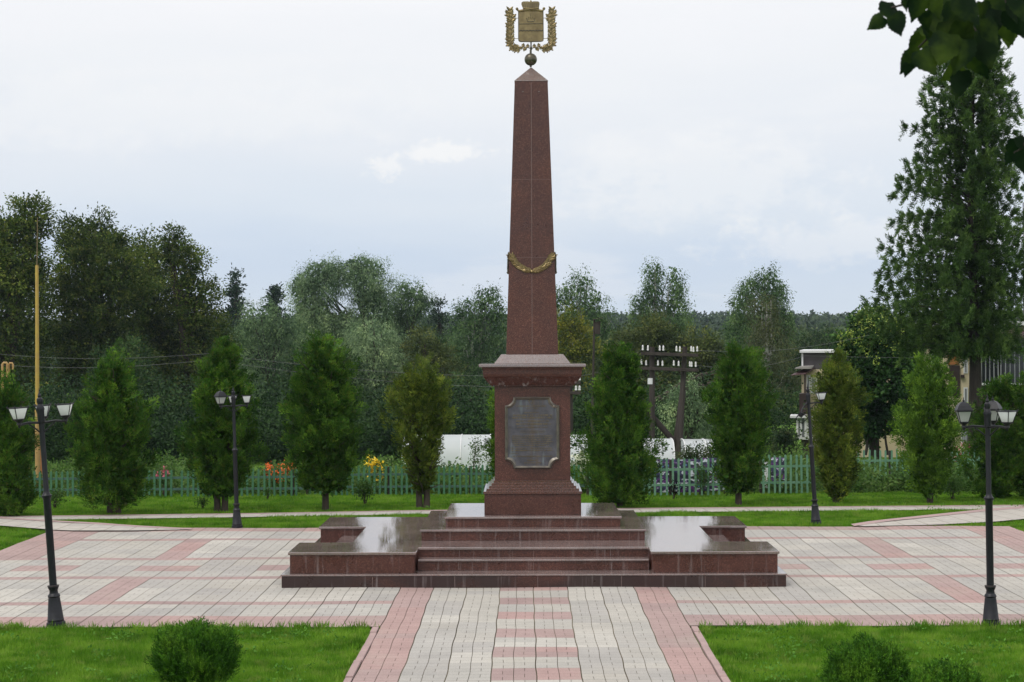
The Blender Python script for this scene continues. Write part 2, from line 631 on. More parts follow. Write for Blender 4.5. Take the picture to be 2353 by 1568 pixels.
# paving: colour of each block comes with the mesh, stains are noise
_m, _nt, _ns, _ls, _b = new_mat('paving')
_at = _ns.new('ShaderNodeAttribute'); _at.attribute_name = 'tint'
_n = noise_node(_nt, 1.1, 6, .62)
_r = ramp_node(_nt, _n.outputs['Fac'], [(.3, .86), (.7, 1.10)])
_n2 = noise_node(_nt, 45, 3, .6)
_r2 = ramp_node(_nt, _n2.outputs['Fac'], [(.3, .88), (.7, 1.08)])
_x = _ns.new('ShaderNodeMixRGB'); _x.blend_type = 'MULTIPLY'; _x.inputs[0].default_value = 1
_ls.new(_at.outputs['Color'], _x.inputs['Color1']); _ls.new(_r.outputs[0], _x.inputs['Color2'])
_y = _ns.new('ShaderNodeMixRGB'); _y.blend_type = 'MULTIPLY'; _y.inputs[0].default_value = 1
_ls.new(_x.outputs[0], _y.inputs['Color1']); _ls.new(_r2.outputs[0], _y.inputs['Color2'])
_tc = _ns.new('ShaderNodeTexCoord')
_vo = _ns.new('ShaderNodeTexVoronoi'); _vo.inputs['Scale'].default_value = 3.2
_ls.new(_tc.outputs['Object'], _vo.inputs['Vector'])
_vr = ramp_node(_nt, _vo.outputs['Distance'], [(.030, .85), (.050, 0)])
_z = mix_node(_nt, _vr.outputs[0], _y.outputs[0], (.12, .10, .08))
_n4 = noise_node(_nt, .55, 7, .7)
_r4 = ramp_node(_nt, _n4.outputs['Fac'], [(.50, 0), (.68, .38)])
_z2 = mix_node(_nt, _r4.outputs[0], _z.outputs[0], (.33, .30, .25))
_ls.new(_z2.outputs[0], _b.inputs['Base Color'])
_b.inputs['Roughness'].default_value = .75
_b.inputs['Specular IOR Level'].default_value = .35
add_bump(_nt, _b, _n2.outputs['Fac'], .25, .004)
M['paving'] = _m
M['joint_fill'] = simple('joint_fill', (.24, .20, .15), (.13, .12, .07), 2.2, .95)

# ground under the grass
_m, _nt, _ns, _ls, _b = new_mat('turf')
_n = noise_node(_nt, .35, 8, .65)
_r = ramp_node(_nt, _n.outputs['Fac'], [(.3, (.07, .16, .014)), (.7, (.13, .25, .025))])
_n2 = noise_node(_nt, 9, 5, .7)
_r2 = ramp_node(_nt, _n2.outputs['Fac'], [(.3, .6), (.7, 1.15)])
_x = _ns.new('ShaderNodeMixRGB'); _x.blend_type = 'MULTIPLY'; _x.inputs[0].default_value = 1
_ls.new(_r.outputs[0], _x.inputs['Color1']); _ls.new(_r2.outputs[0], _x.inputs['Color2'])
_ls.new(_x.outputs[0], _b.inputs['Base Color'])
_b.inputs['Roughness'].default_value = .95
_b.inputs['Specular IOR Level'].default_value = .1
M['turf'] = _m

M['grass'] = leaf_mat('grass', (.055, .15, .010), (.12, .28, .018), (.24, .41, .045), noise=1.3, trans=.4, tip=(.30, .36, .09), tipamt=.55)
M['thicket'] = leaf_mat('thicket', (.008, .022, .009), (.020, .048, .016), (.05, .10, .03), noise=.8, trans=.15)
M['thuja'] = leaf_mat('thuja', (.014, .048, .006), (.040, .115, .012), (.12, .24, .025), noise=3.4, trans=.25, tip=(.12, .12, .025), tipamt=.55, tint=True)
M['thuja_ochre'] = leaf_mat('thuja_ochre', (.030, .062, .009), (.080, .13, .017), (.20, .26, .035), noise=3.2, trans=.25, tip=(.13, .11, .03), tipamt=.5, tint=True)
M['thuja_bright'] = leaf_mat('thuja_bright', (.035, .09, .010), (.075, .16, .018), (.18, .32, .035), noise=3.2, trans=.25, tint=True)
M['thuja_globe'] = leaf_mat('thuja_globe', (.020, .07, .006), (.05, .15, .012), (.13, .27, .025), noise=3, trans=.2, tint=True)
M['linden'] = leaf_mat('linden', (.016, .038, .010), (.050, .090, .018), (.14, .19, .035), noise=.7, trans=.3, tip=(.25, .25, .06), tipamt=.6, tint=True)
M['linden_green'] = leaf_mat('linden_green', (.018, .040, .018), (.044, .082, .030), (.10, .145, .05), noise=1.0, trans=.3, tip=(.15, .15, .06), tipamt=.5)
M['shade_tree'] = leaf_mat('shade_tree', (.010, .030, .012), (.028, .068, .022), (.075, .135, .040), noise=1.0, trans=.3, tip=(.15, .15, .06), tipamt=.5, tint=True)
M['willow'] = leaf_mat('willow', (.07, .125, .06), (.155, .24, .12), (.30, .40, .21), noise=1.0, trans=.3, tint=True)
M['willow_dark'] = leaf_mat('willow_dark', (.045, .085, .042), (.10, .17, .08), (.20, .29, .135), noise=1.0, trans=.3, tint=True)
M['birch'] = leaf_mat('birch', (.035, .075, .03), (.08, .15, .055), (.17, .26, .10), noise=1.0, trans=.35, tint=True)
M['birch_brown'] = leaf_mat('birch_brown', (.040, .055, .022), (.080, .10, .04), (.14, .15, .06), noise=.5, trans=.35, tint=True)
M['maple_yellow'] = leaf_mat('maple_yellow', (.045, .075, .015), (.12, .15, .025), (.28, .27, .04), noise=.8, trans=.35, tint=True)
M['olive'] = leaf_mat('olive', (.035, .060, .018), (.075, .105, .03), (.14, .16, .05), noise=.7, trans=.3, tint=True)
M['chestnut'] = leaf_mat('chestnut', (.014, .045, .014), (.034, .085, .024), (.08, .17, .04), noise=.6, trans=.2, tint=True)
M['pale_seed'] = leaf_mat('pale_seed', (.22, .33, .05), (.33, .44, .08), (.45, .52, .14), noise=.9, trans=.3)
M['spruce'] = leaf_mat('spruce', (.012, .030, .020), (.025, .05, .032), (.05, .08, .05), noise=.8, trans=.1, tint=True)
M['larch'] = leaf_mat('larch', (.030, .066, .018), (.066, .130, .034), (.14, .23, .06), noise=1.2, trans=.3, tint=True)
M['forest'] = leaf_mat('forest', (.016, .036, .020), (.040, .070, .032), (.09, .125, .05), noise=.03, trans=.15, tint=True)
M['garden'] = leaf_mat('garden', (.03, .07, .02), (.07, .15, .03), (.14, .24, .06), noise=.9, trans=.3, tip=(.16, .19, .06), tipamt=.5)
M['front_leaf'] = leaf_mat('front_leaf', (.004, .012, .006), (.008, .022, .007), (.05, .085, .010), noise=5, trans=.5, rough=.7)
M['fl_orange'] = simple('fl_orange', (.85, .20, .03), (.7, .13, .02), 9, .6)
M['fl_yellow'] = simple('fl_yellow', (.85, .62, .02), (.75, .50, .01), 9, .6)
M['fl_white'] = simple('fl_white', (.78, .80, .66), (.62, .66, .48), 9, .7)
M['fl_pink'] = simple('fl_pink', (.60, .14, .20), (.45, .10, .16), 9, .7)

# printed sheets behind the fence
_m, _nt, _ns, _ls, _b = new_mat('printed_sheet')
_n = noise_node(_nt, 2.6, 2, .5, vscale=(1, 1, 1.4))
_r = ramp_node(_nt, _n.outputs['Fac'], [(.30, (.02, .02, .04)), (.42, (.05, .05, .12)), (.50, (.13, .03, .20)), (.56, (.03, .03, .06)), (.66, (.10, .20, .40)), (.75, (.35, .42, .52))])
_r.color_ramp.interpolation = 'CONSTANT'
_n2 = noise_node(_nt, 6, 3, .5, vscale=(.9, 1, 1.8))
_r2 = ramp_node(_nt, _n2.outputs['Fac'], [(.56, 0), (.60, .9)])
_c = mix_node(_nt, _r2.outputs[0], _r.outputs[0], (.75, .8, .88))
_ls.new(_c.outputs[0], _b.inputs['Base Color'])
_b.inputs['Roughness'].default_value = .5
M['printed_sheet'] = _m


# ================================================================== SETTING: ground
def axis_vals(segs):
    out = []
    for a, b, s in segs:
        n = max(1, int(round((b - a) / s)))
        out += [a + (b - a) * i / n for i in range(n)]
    out.append(segs[-1][1])
    return out


def build_ground():
    xs = axis_vals([(-430, -60, 30), (-60, -16, 4), (-16, 16, 1), (16, 60, 4), (60, 430, 30)])
    ds = axis_vals([(-30, 10, 8), (10, 36, 2), (36, 60, 1.5), (60, 150, 6), (150, 960, 27)])
    mb_ = MB()
    for d in ds:
        for x in xs:
            mb_.v.append((x, d - CY, gz(x, d) - 0.03))
    n = len(xs)
    for j in range(len(ds) - 1):
        for i in range(n - 1):
            mb_.f.append((j * n + i, j * n + i + 1, (j + 1) * n + i + 1, (j + 1) * n + i))
            mb_.mi.append(0)
    o = mb_.build('ground', M['turf'], smooth=60)
    tag(o, kind='structure')


build_ground()

TW, TD = 0.505, 0.70            # paving unit: width across, depth away from the viewer
BEI = [(0.437, 0.413, 0.375), (0.413, 0.394, 0.366), (0.451, 0.427, 0.385), (0.399, 0.380, 0.356), (0.494, 0.470, 0.427), (0.437, 0.418, 0.389), (0.427, 0.408, 0.375)]
RED = [(0.385, 0.275, 0.258), (0.361, 0.258, 0.245), (0.399, 0.285, 0.269), (0.413, 0.277, 0.258)]




def wob(k, y):
    return .004 * math.sin(y * .9 + k * 2.3) + .005 * math.sin(y * 2.3 + k * 1.1) + .004 * math.sin(y * 5.1 + k * 3.7)


def in_plaza(X, D):
    return (abs(X) < 19 * TW and 22.8 < D < 35.1) or (abs(X) < 26 * TW and 22.8 < D < 30.1)


def build_paving():
    V, C = [], []
    rr = random.Random(3)

    def quad(x0, x1, d0, d1, k0, k1, c):
        y0, y1 = d0 - CY, d1 - CY
        for (x, y, k) in ((x0, y0, k0), (x1, y0, k1), (x1, y1, k1), (x0, y1, k0)):
            V.append((x + wob(k, y), y, 0.006 * math.sin(x * 1.7 + y * .8)))
        C.append(c)

    def cell_col(kx, dm, path):
        """colour family of the unit with column kx at distance dm"""
        c = kx if kx >= 0 else -kx - 1
        if dm < 22.8:
            if c >= 3: return 'R'
            if c < 1:
                ph = (25.35 - dm) / 0.69
                return 'R' if int(math.floor(ph)) % 2 == 0 else 'B'
            return 'B'
        if path and dm < 26.4:
            if c == 3: return 'R'
            if c < 1:
                ph = (25.35 - dm) / 0.69
                return 'R' if int(math.floor(ph)) % 2 == 0 else 'B'
            if c < 3: return 'B'
        if c > 3 or dm > 26.4:
            if 22.8 <= dm < 23.7: return 'R'
            if dm > 34.45: return 'R'
            for l in (24.9, 27.6, 30.05, 33.0):
                if abs(dm - l) < .15: return 'R'
            if c == 12 and (24.9 < dm < 27.6 or 30.05 < dm < 33.0): return 'R'
            if c in (7, 8, 11, 12, 15, 16) and 28.45 < dm < 29.15: return 'R'
            if c in (17, 18) and dm > 30.05: return 'R'
        return 'B'

    rows = []
    d = 12.55
    # row edges follow the pattern lines
    edges = set()
    dd = 25.35
    while dd > 10:
        edges.add(round(dd, 3)); dd -= .345
    near = sorted(e for e in edges if e < 22.8)
    allr = near + [22.8]
    marks = [22.8, 23.7, 24.75, 25.05, 27.45, 27.75, 28.45, 29.15, 29.9, 30.2, 32.85, 33.15, 34.45, 35.1]
    for a, b in zip(marks[:-1], marks[1:]):
        n = max(1, int(round((b - a) / .345)))
        if (b - a) < .32: n = 1
        allr += [a + (b - a) * (i + 1) / n for i in range(n)]
    rows = allr
    for kx in range(-26, 26):
        x0 = kx * TW
        xm = x0 + TW / 2
        shade, cnt, fam_prev = None, 0, None
        for ri in range(len(rows) - 1):
            a, b = rows[ri], rows[ri + 1]
            dm = (a + b) / 2
            if not (in_plaza(xm, dm) or (abs(xm) < 4 * TW and dm <= 22.8)):
                continue
            if abs(xm) < 3.2 and 27.2 < dm < 31.4:
                continue
            fam = cell_col(kx, dm, True)
            if cnt <= 0 or fam != fam_prev:
                shade = rr.choice(RED if fam == 'R' else BEI)
                cnt = rr.choice([1, 2, 2, 3, 4])
            cnt -= 1
            fam_prev = fam
            g = .0025
            m_ = (a + b) / 2
            jo = .0065
            hx = TW / 2
            xL, xR = x0 + jo, x0 + TW - jo
            xc = x0 + hx
            k0, k1 = kx, kx + 1
            for (r0, r1, sp) in ((a + g, m_ - g * .6, 0), (m_ + g * .6, b - g, 1)):
                if b - a < .32 and sp == 1 and (b - a) < .2:
                    continue
                def cc():
                    s = 1 + rr.uniform(-.035, .035)
                    return tuple(x * s for x in shade)
                # half a unit holds one whole block in one row and two half blocks in the next
                if sp == 0:
                    q = (xL + xc) / 2
                    quad(xL, q - .0028, r0, r1, k0, k0, cc()); quad(q + .0028, xc - .003, r0, r1, k0, k0, cc())
                    quad(xc + .004, xR, r0, r1, k0, k1 - .0, cc())
                else:
                    q = (xR + xc) / 2
                    quad(xL, xc - .004, r0, r1, k0, k0, cc())
                    quad(xc + .003, q - .0028, r0, r1, k0, k0, cc()); quad(q + .0028, xR, r0, r1, k0, k1, cc())
    V = np.array(V)
    o = np_mesh('paving', V, 4, M['paving'], colors=C)
    tag(o, kind='structure')
    # bedding seen in the joints
    b = MB()
    b.add([(-19 * TW, 22.8 - CY, -.014), (19 * TW, 22.8 - CY, -.014), (19 * TW, 35.12 - CY, -.014), (-19 * TW, 35.12 - CY, -.014)], [(0, 1, 2, 3)])
    b.add([(-26 * TW, 22.8 - CY, -.014), (-19 * TW, 22.8 - CY, -.014), (-19 * TW, 30.15 - CY, -.014), (-26 * TW, 30.15 - CY, -.014)], [(0, 1, 2, 3)])
    b.add([(19 * TW, 22.8 - CY, -.014), (26 * TW, 22.8 - CY, -.014), (26 * TW, 30.15 - CY, -.014), (19 * TW, 30.15 - CY, -.014)], [(0, 1, 2, 3)])
    b.add([(-4 * TW, 12 - CY, -.014), (4 * TW, 12 - CY, -.014), (4 * TW, 22.8 - CY, -.014), (-4 * TW, 22.8 - CY, -.014)], [(0, 1, 2, 3)])
    tag(b.build('path_bedding', M['joint_fill']), kind='structure')


build_paving()


# kerbs of the approach path: separate concrete lengths, some a little out of line
def build_kerb(s, name, lab):
    V, C = [], []
    rr = random.Random(5 + s)
    b = MB()
    d = 12.3
    while d < 22.7:
        L = 1.0
        x0 = s * (4 * TW + .010) + rr.uniform(-.008, .008)
        x1 = x0 + s * .085
        b.box(min(x0, x1), max(x0, x1), d - CY + .008, min(d + L, 22.7) - CY - .008, -.08, .012 + rr.uniform(-.008, .008))
        d += L
    o = b.build(name, M['kerb'], bevel=.008)
    tag(o, kind='structure')


M['kerb'] = simple('kerb', (.42, .295, .28), (.33, .235, .225), 3, .85, bump=.2)
build_kerb(-1, 'kerb', '')
build_kerb(1, 'kerb', '')


# paths behind the plaza, draped over the slope
def ribbon(name, up_px, lo_px, mat, lift, nsub=14):
    """ground ribbon between two picture outlines, placed where those meet the ground"""
    up_pts, lo_pts = [], []
    for src, dst in ((up_px, up_pts), (lo_px, lo_pts)):
        P = [gp(*p) for p in src]
        ln = [0]
        for i in range(len(P) - 1):
            ln.append(ln[-1] + (P[i + 1] - P[i]).length)
        for k in range(nsub + 1):
            t = ln[-1] * k / nsub
            for i in range(len(P) - 1):
                if t <= ln[i + 1] + 1e-6:
                    f = (t - ln[i]) / max(ln[i + 1] - ln[i], 1e-6)
                    q = P[i].lerp(P[i + 1], f)
                    break
            dst.append((q.x, q.y, gz(q.x, q.y + CY) + lift))
    b = MB()
    vs = up_pts + lo_pts
    n = nsub + 1
    b.add(vs, [(n + i, n + i + 1, i + 1, i) for i in range(nsub)])
    o = b.build(name, mat)
    tag(o, kind='structure')
    return up_pts, lo_pts


_m, _nt, _ns, _ls, _b = new_mat('path_slabs')
_tc = _ns.new('ShaderNodeTexCoord')
_bk = _ns.new('ShaderNodeTexBrick')
_bk.inputs['Scale'].default_value = 1
_bk.inputs['Brick Width'].default_value = .5
_bk.inputs['Row Height'].default_value = .5
_bk.inputs['Mortar Size'].default_value = .012
_bk.inputs['Color1'].default_value = (.475, .44, .395, 1)
_bk.inputs['Color2'].default_value = (.43, .405, .37, 1)
_bk.inputs['Mortar'].default_value = (.24, .21, .17, 1)
_bk.offset = 0
_ls.new(_tc.outputs['Object'], _bk.inputs['Vector'])
_n = noise_node(_nt, 6, 5, .6)
_r = ramp_node(_nt, _n.outputs['Fac'], [(.3, .85), (.7, 1.1)])
_x = _ns.new('ShaderNodeMixRGB'); _x.blend_type = 'MULTIPLY'; _x.inputs[0].default_value = 1
_ls.new(_bk.outputs[0], _x.inputs['Color1']); _ls.new(_r.outputs[0], _x.inputs['Color2'])
_ls.new(_x.outputs[0], _b.inputs['Base Color'])
_b.inputs['Roughness'].default_value = .8
M['path_slabs'] = _m
M['path_red'] = simple('path_red', (.43, .30, .29), (.37, .26, .25), 5, .8)

NU = [(-200, 1190.5), (0, 1188), (600, 1180.5), (1020, 1173), (1450, 1169), (2353, 1161.5), (2560, 1160)]
NL = [(-200, 1199), (0, 1197), (600, 1189), (1020, 1182), (1450, 1179), (2000, 1174), (2353, 1171), (2560, 1169)]
ribbon('footpath', NU, NL, M['path_slabs'], .010, 30)
ribbon('footpath_edging', [(x, y) for x, y in NU], [(x, y + 1.8) for x, y in NU], M['path_red'], .014, 30)
LU = [(-200, 1192), (0, 1191), (140, 1199.5), (300, 1209.5), (440, 1217)]
LL = [(-200, 1207), (0, 1210), (145, 1221.5), (300, 1221.5), (440, 1219)]
ribbon('side_path', LU, LL, M['path_slabs'], .020, 16)
ribbon('side_path_edging', LU, [(x, y + 3) for x, y in LU], M['path_red'], .024, 16)
RU = [(1955, 1207), (2110, 1188), (2267, 1171.5), (2353, 1165), (2560, 1150)]
RL = [(1985, 1211.5), (2150, 1208), (2301, 1200), (2400, 1190), (2560, 1184)]
ribbon('branch_path', RU, RL, M['path_slabs'], .018, 16)
ribbon('branch_path_edging', RU, [(x + 8, y + 4.5) for x, y in RU], M['path_red'], .022, 16)


# ------------------------------------------------------------------ grass blades
def poly_contains(poly, X, Y):
    ins = np.zeros(len(X), dtype=bool)
    n = len(poly)
    for i in range(n):
        x0, y0 = poly[i]; x1, y1 = poly[(i + 1) % n]
        c = ((y0 > Y) != (y1 > Y)) & (X < (x1 - x0) * (Y - y0) / ((y1 - y0) if abs(y1 - y0) > 1e-9 else 1e-9) + x0)
        ins ^= c
    return ins


def px_poly(up_, lo_):
    P = [gp(*p) for p in up_] + [gp(*p) for p in reversed(lo_)]
    return [(p.x, p.y) for p in P]


PATHS = [px_poly(NU, NL), px_poly(LU, LL), px_poly(RU, RL)]
gz_v = np.vectorize(gz)


def smooth_noise(X, Y, s, seed):
    r = np.random.default_rng(seed)
    out = np.zeros(len(X))
    for k in range(6):
        a, b, c = r.uniform(-1, 1, 3)
        out += np.sin((X * a * 2 + Y * b * 2) * s * (1 + k * .6) + c * 9) / (1 + .35 * k)
    return out / 2.5


def grass_patch(name, x0, x1, d0, d1, dens, h, w, seed, edge=True, mat='grass'):
    r = np.random.default_rng(seed)
    n = int((x1 - x0) * (d1 - d0) * dens)
    X = r.uniform(x0, x1, n); D = r.uniform(d0, d1, n)
    Y = D - CY
    keep = np.abs(X) < D * .36 + 1.0
    for p in PATHS:
        keep &= ~poly_contains(p, X, Y)
    jit = smooth_noise(X, Y, 4.0, 5) * .05
    pl = ((np.abs(X) < 19 * TW + jit) & (D > 22.75 + jit) & (D < 35.12 - jit)) | ((np.abs(X) < 26 * TW) & (D > 22.75 + jit) & (D < 30.15))
    pl |= (np.abs(X) < 4 * TW + .13 + jit * .6) & (D < 22.9)
    keep &= ~pl
    X, D, Y = X[keep], D[keep], Y[keep]
    n = len(X)
    Z = gz_v(X, D) - .03
    hn = smooth_noise(X, Y, 2.2, 9)
    H = h * (0.65 + .7 * r.random(n) ** 2) * (1 + .38 * hn)
    H = np.maximum(H, h * .3)
    th = r.uniform(0, 2 * np.pi, n)
    lean = r.uniform(.05, .75, n) * H
    ph = r.uniform(0, 2 * np.pi, n)
    P = np.stack([X, Y, Z], 1)
    ww = w * (.7 + .6 * r.random(n))
    s = np.stack([np.cos(th) * ww / 2, np.sin(th) * ww / 2, np.zeros(n)], 1)
    tip = P + np.stack([np.cos(ph) * lean, np.sin(ph) * lean, H], 1)
    V = np.empty((n, 3, 3))
    V[:, 0] = P - s; V[:, 1] = P + s; V[:, 2] = tip
    o = np_mesh(name, V.reshape(-1, 3), 3, M[mat])
    tag(o, 'short mown green lawn grass', 'grass', kind='stuff')
    return o


grass_patch('grass', -8.6, -1.9, 16.5, 22.9, 4200, .062, .011, 21)
grass_patch('grass', 1.9, 8.6, 16.5, 22.9, 4200, .062, .011, 22)
grass_patch('grass', -18, 18, 29.8, 39.2, 1700, .055, .016, 23)
grass_patch('grass', -18, 18, 37.8, 47.5, 1300, .075, .022, 24)


def weeds():
    r = np.random.default_rng(61)
    V = []
    for i in range(260):
        near = i < 190
        D = r.uniform(17.5, 22.4) if near else r.uniform(40, 45)
        X = (r.uniform(2.4, 7.8) * r.choice([-1, 1])) if near else r.uniform(-13, 13)
        z0 = gz(X, D)
        m = int(r.integers(8, 26))
        sp = r.uniform(.04, .16)
        P = np.stack([X + r.normal(0, sp, m), D - CY + r.normal(0, sp, m), z0 + r.uniform(.0, .07, m)], 1)
        V.append(leaf_verts(P, r.normal(0, 1, (m, 3)) + np.array([0, 0, .5]), r.normal(0, .5, (m, 3)) + np.array([0, 0, 1]), r.uniform(.03, .06, m), r.uniform(.02, .035, m)))
    o = np_mesh('lawn_weeds', np.concatenate(V), 4, M['weed'])
    tag(o, 'broad-leaved clover and dandelion leaves scattered through the lawn', 'weeds', kind='stuff')
    # long grass hanging over the paving edge
    X, D = [], []
    for s_ in (-1, 1):
        for q in range(60):
            cx = s_ * r.uniform(4 * TW + .2, 8.5)
            n = int(r.integers(10, 60))
            X.append(cx + r.normal(0, .07, n)); D.append(22.72 + r.normal(0, .05, n))
        for q in range(26):
            cd = r.uniform(16.5, 22.6)
            n = int(r.integers(8, 40))
            X.append(s_ * (4 * TW + .17) + r.normal(0, .03, n)); D.append(cd + r.normal(0, .1, n))
    for q in range(150):
        cx = r.uniform(-6.2, 6.0); n = int(r.integers(8, 30))
        X.append(cx + r.normal(0, .1, n)); D.append(35.2 + r.normal(0, .06, n))
    X, D = np.concatenate(X), np.concatenate(D)
    n = len(X)
    P = np.stack([X, D - CY, np.full(n, -.02)], 1)
    H = r.uniform(.05, .14, n)
    dv = np.stack([r.normal(0, .35, n), r.normal(0, .35, n), np.ones(n)], 1)
    o = np_mesh('grass_tufts', leaf_verts(P, dv, r.normal(0, 1, (n, 3)), H, .009), 4, M['grass'])
    tag(o, 'longer untrimmed grass tufts along the edge of the paving', 'grass', kind='stuff')


M['weed'] = leaf_mat('weed', (.06, .16, .02), (.09, .23, .028), (.15, .33, .05), noise=2, trans=.3)
weeds()


# ================================================================== MONUMENT
def Yd(D):
    return D - CY


MC = Yd(29.5)                   # centre line of the obelisk
mon = empty('monument', (0, MC, 0), 'tall reddish-brown granite obelisk on a stepped platform in the middle of the square', 'monument')


def mbuild(b, name, mat, bevel=.008, parent=mon, smooth=None):
    return b.build(name, mat, parent, bevel=bevel, org=(0, MC, 0), smooth=smooth)


YF, YB = Yd(26.43), Yd(32.05)
b = MB(); b.box(-3.83, 3.83, YF, YB, -.05, .175); mbuild(b, 'plinth_course', M['granite_base'], .006)
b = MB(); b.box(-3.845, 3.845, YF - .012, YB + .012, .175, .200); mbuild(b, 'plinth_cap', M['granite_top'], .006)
# platform core and four corner blocks
YP0, YP1 = Yd(26.56), Yd(31.92)
N1, N2 = Yd(27.84), Yd(30.28)      # side notch
ZP = .525
b = MB()
core = [(-1.815, YP0), (-1.815, Yd(27.19)), (1.815, Yd(27.19)), (1.815, YP0), (3.72, YP0), (3.72, N1), (2.87, N1), (2.87, N2), (3.69, N2), (3.69, YP1),
        (-3.69, YP1), (-3.69, N2), (-2.87, N2), (-2.87, N1), (-3.72, N1), (-3.72, YP0)]
b.prism_z(core, .2005, ZP - .042)
mbuild(b, 'platform_body', M['granite_face'], .004)


def inset(poly, d):
    """grow a polygon outwards by d (poly counter-clockwise)"""
    n = len(poly)
    a = sum(poly[i][0] * poly[(i + 1) % n][1] - poly[(i + 1) % n][0] * poly[i][1] for i in range(n))
    s = 1 if a > 0 else -1
    out = []
    for i in range(n):
        p0, p1, p2 = poly[i - 1], poly[i], poly[(i + 1) % n]
        def nrm(a_, b_):
            dx, dy = b_[0] - a_[0], b_[1] - a_[1]
            l = math.hypot(dx, dy)
            return (s * dy / l, -s * dx / l)
        n0, n1 = nrm(p0, p1), nrm(p1, p2)
        k = 1 + n0[0] * n1[0] + n0[1] * n1[1]
        out.append((p1[0] + d * (n0[0] + n1[0]) / k, p1[1] + d * (n0[1] + n1[1]) / k))
    return out


core_ccw = core
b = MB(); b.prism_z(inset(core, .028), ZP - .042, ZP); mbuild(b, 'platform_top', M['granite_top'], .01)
# front stairs between the blocks
b = MB()
b.box(-1.788, 1.788, Yd(26.88), Yd(27.17), .2005, .338)
mbuild(b, 'step', M['granite_face'], .004)
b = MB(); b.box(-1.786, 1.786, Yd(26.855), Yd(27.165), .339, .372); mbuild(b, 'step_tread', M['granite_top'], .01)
# side steps in the notches
for s in (-1, 1):
    b = MB()
    x0, x1 = sorted((s * 3.29, s * 2.90))
    b.box(x0, x1, N1 + .03, N2 - .03, .2005, .338)
    mbuild(b, 'side_step', M['granite_face'], .004)
    b = MB()
    x0, x1 = sorted((s * 3.31, s * 2.90))
    b.box(x0, x1, N1 + .03, N2 - .03, .339, .372)
    mbuild(b, 'side_step_tread', M['granite_top'], .01)
# upper tiers
T2 = (Yd(28.09), Yd(31.25))
b = MB(); b.box(-1.80, 1.80, T2[0], T2[1], ZP + .0005, .665); mbuild(b, 'lower_tier', M['granite_face'], .004)
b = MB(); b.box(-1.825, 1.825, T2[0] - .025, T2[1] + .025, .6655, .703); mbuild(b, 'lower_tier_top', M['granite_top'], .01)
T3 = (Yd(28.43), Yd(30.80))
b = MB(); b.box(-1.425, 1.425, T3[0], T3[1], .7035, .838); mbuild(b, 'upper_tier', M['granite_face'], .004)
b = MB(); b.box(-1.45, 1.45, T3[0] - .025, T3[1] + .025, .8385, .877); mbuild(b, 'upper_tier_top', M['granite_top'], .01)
# pedestal
b = MB(); b.box(-.798, .798, MC - .79, MC + .79, .8775, 1.218); mbuild(b, 'pedestal_block', M['granite_shaft'], .006)
b = MB()
zs = [1.2185, 1.264, 1.264, 1.306, 1.306, 1.348, 1.348, 1.390, 1.390, 1.432]
hs = [.815, .815, .765, .765, .72, .72, .68, .68, .645, .645]
b.stack(0, MC, [(h, h, z) for h, z in zip(hs, zs)])
mbuild(b, 'pedestal_moulding', M['granite'], .006)
b = MB(); b.box(-.626, .626, MC - .626, MC + .626, 1.4325, 2.992); mbuild(b, 'pedestal', M['granite_shaft'], .006)
b = MB()
b.stack(0, MC, [(.680, .680, 2.9925), (.680, .680, 3.012), (.700, .700, 3.016), (.795, .795, 3.135), (.812, .812, 3.150)])
mbuild(b, 'cornice', M['granite_streak'], .004)
b = MB()
b.stack(0, MC, [(.800, .800, 3.1505), (.815, .815, 3.20), (.815, .815, 3.26), (.84, .84, 3.312)])
mbuild(b, 'cornice_band', M['granite_shaft'], .004)
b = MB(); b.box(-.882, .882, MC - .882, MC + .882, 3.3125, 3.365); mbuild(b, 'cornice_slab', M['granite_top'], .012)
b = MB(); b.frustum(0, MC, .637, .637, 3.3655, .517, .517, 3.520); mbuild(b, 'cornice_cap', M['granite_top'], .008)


def hw(z):
    return .436 + (.277 - .436) * (z - 3.51) / (8.107 - 3.51)


b = MB()
b.stack(0, MC, [(hw(3.5205), hw(3.5205), 3.5205), (.277, .277, 8.107)])
mbuild(b, 'obelisk_shaft', M['granite_shaft'], .006)
b = MB()
b.stack(0, MC, [(.282, .282, 8.1075), (.282, .282, 8.118), (.012, .012, 8.375)])
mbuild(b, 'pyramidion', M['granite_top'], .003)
# pale grout lines, each a strip of its own
def grout(x0, x1, y0, y1, z0, z1):
    b = MB()
    b.add([(x0, y0, z0), (x1, y0, z0), (x1, y1, z1), (x0, y1, z1)], [(0, 1, 2, 3)])
    mbuild(b, 'grout_joint', M['grout'], None)


for z0, z1 in ((3.53, 4.90), (4.96, 8.09)):
    grout(-.0035, .0035, MC - hw(z0) - .0012, MC - hw(z1) - .0012, z0, z1)
for z in (5.14, 6.45):
    f = MC - hw(z) - .0012
    grout(-hw(z) * .95, hw(z) * .95, f, f, z, z + .004)
for x in (-2.45, -1.2, .06, 1.33, 2.6):
    grout(x, x + .006, YF - .0012, YF - .0012, .0, .17)
for x in (-1.16, .0, 1.2):
    grout(x, x + .006, Yd(26.88) - .0012, Yd(26.88) - .0012, .21, .33)
    grout(x, x + .006, Yd(27.19) - .0012, Yd(27.19) - .0012, .373, .48)
for x in (-.14, .13):
    b = MB()
    b.lathe([(.0, -.004), (.012, -.003), (.012, .003), (.0, .004)], 10, (x, MC - hw(7.93) - .002, 7.93))
    mbuild(b, 'fixing', M['concrete'], None)


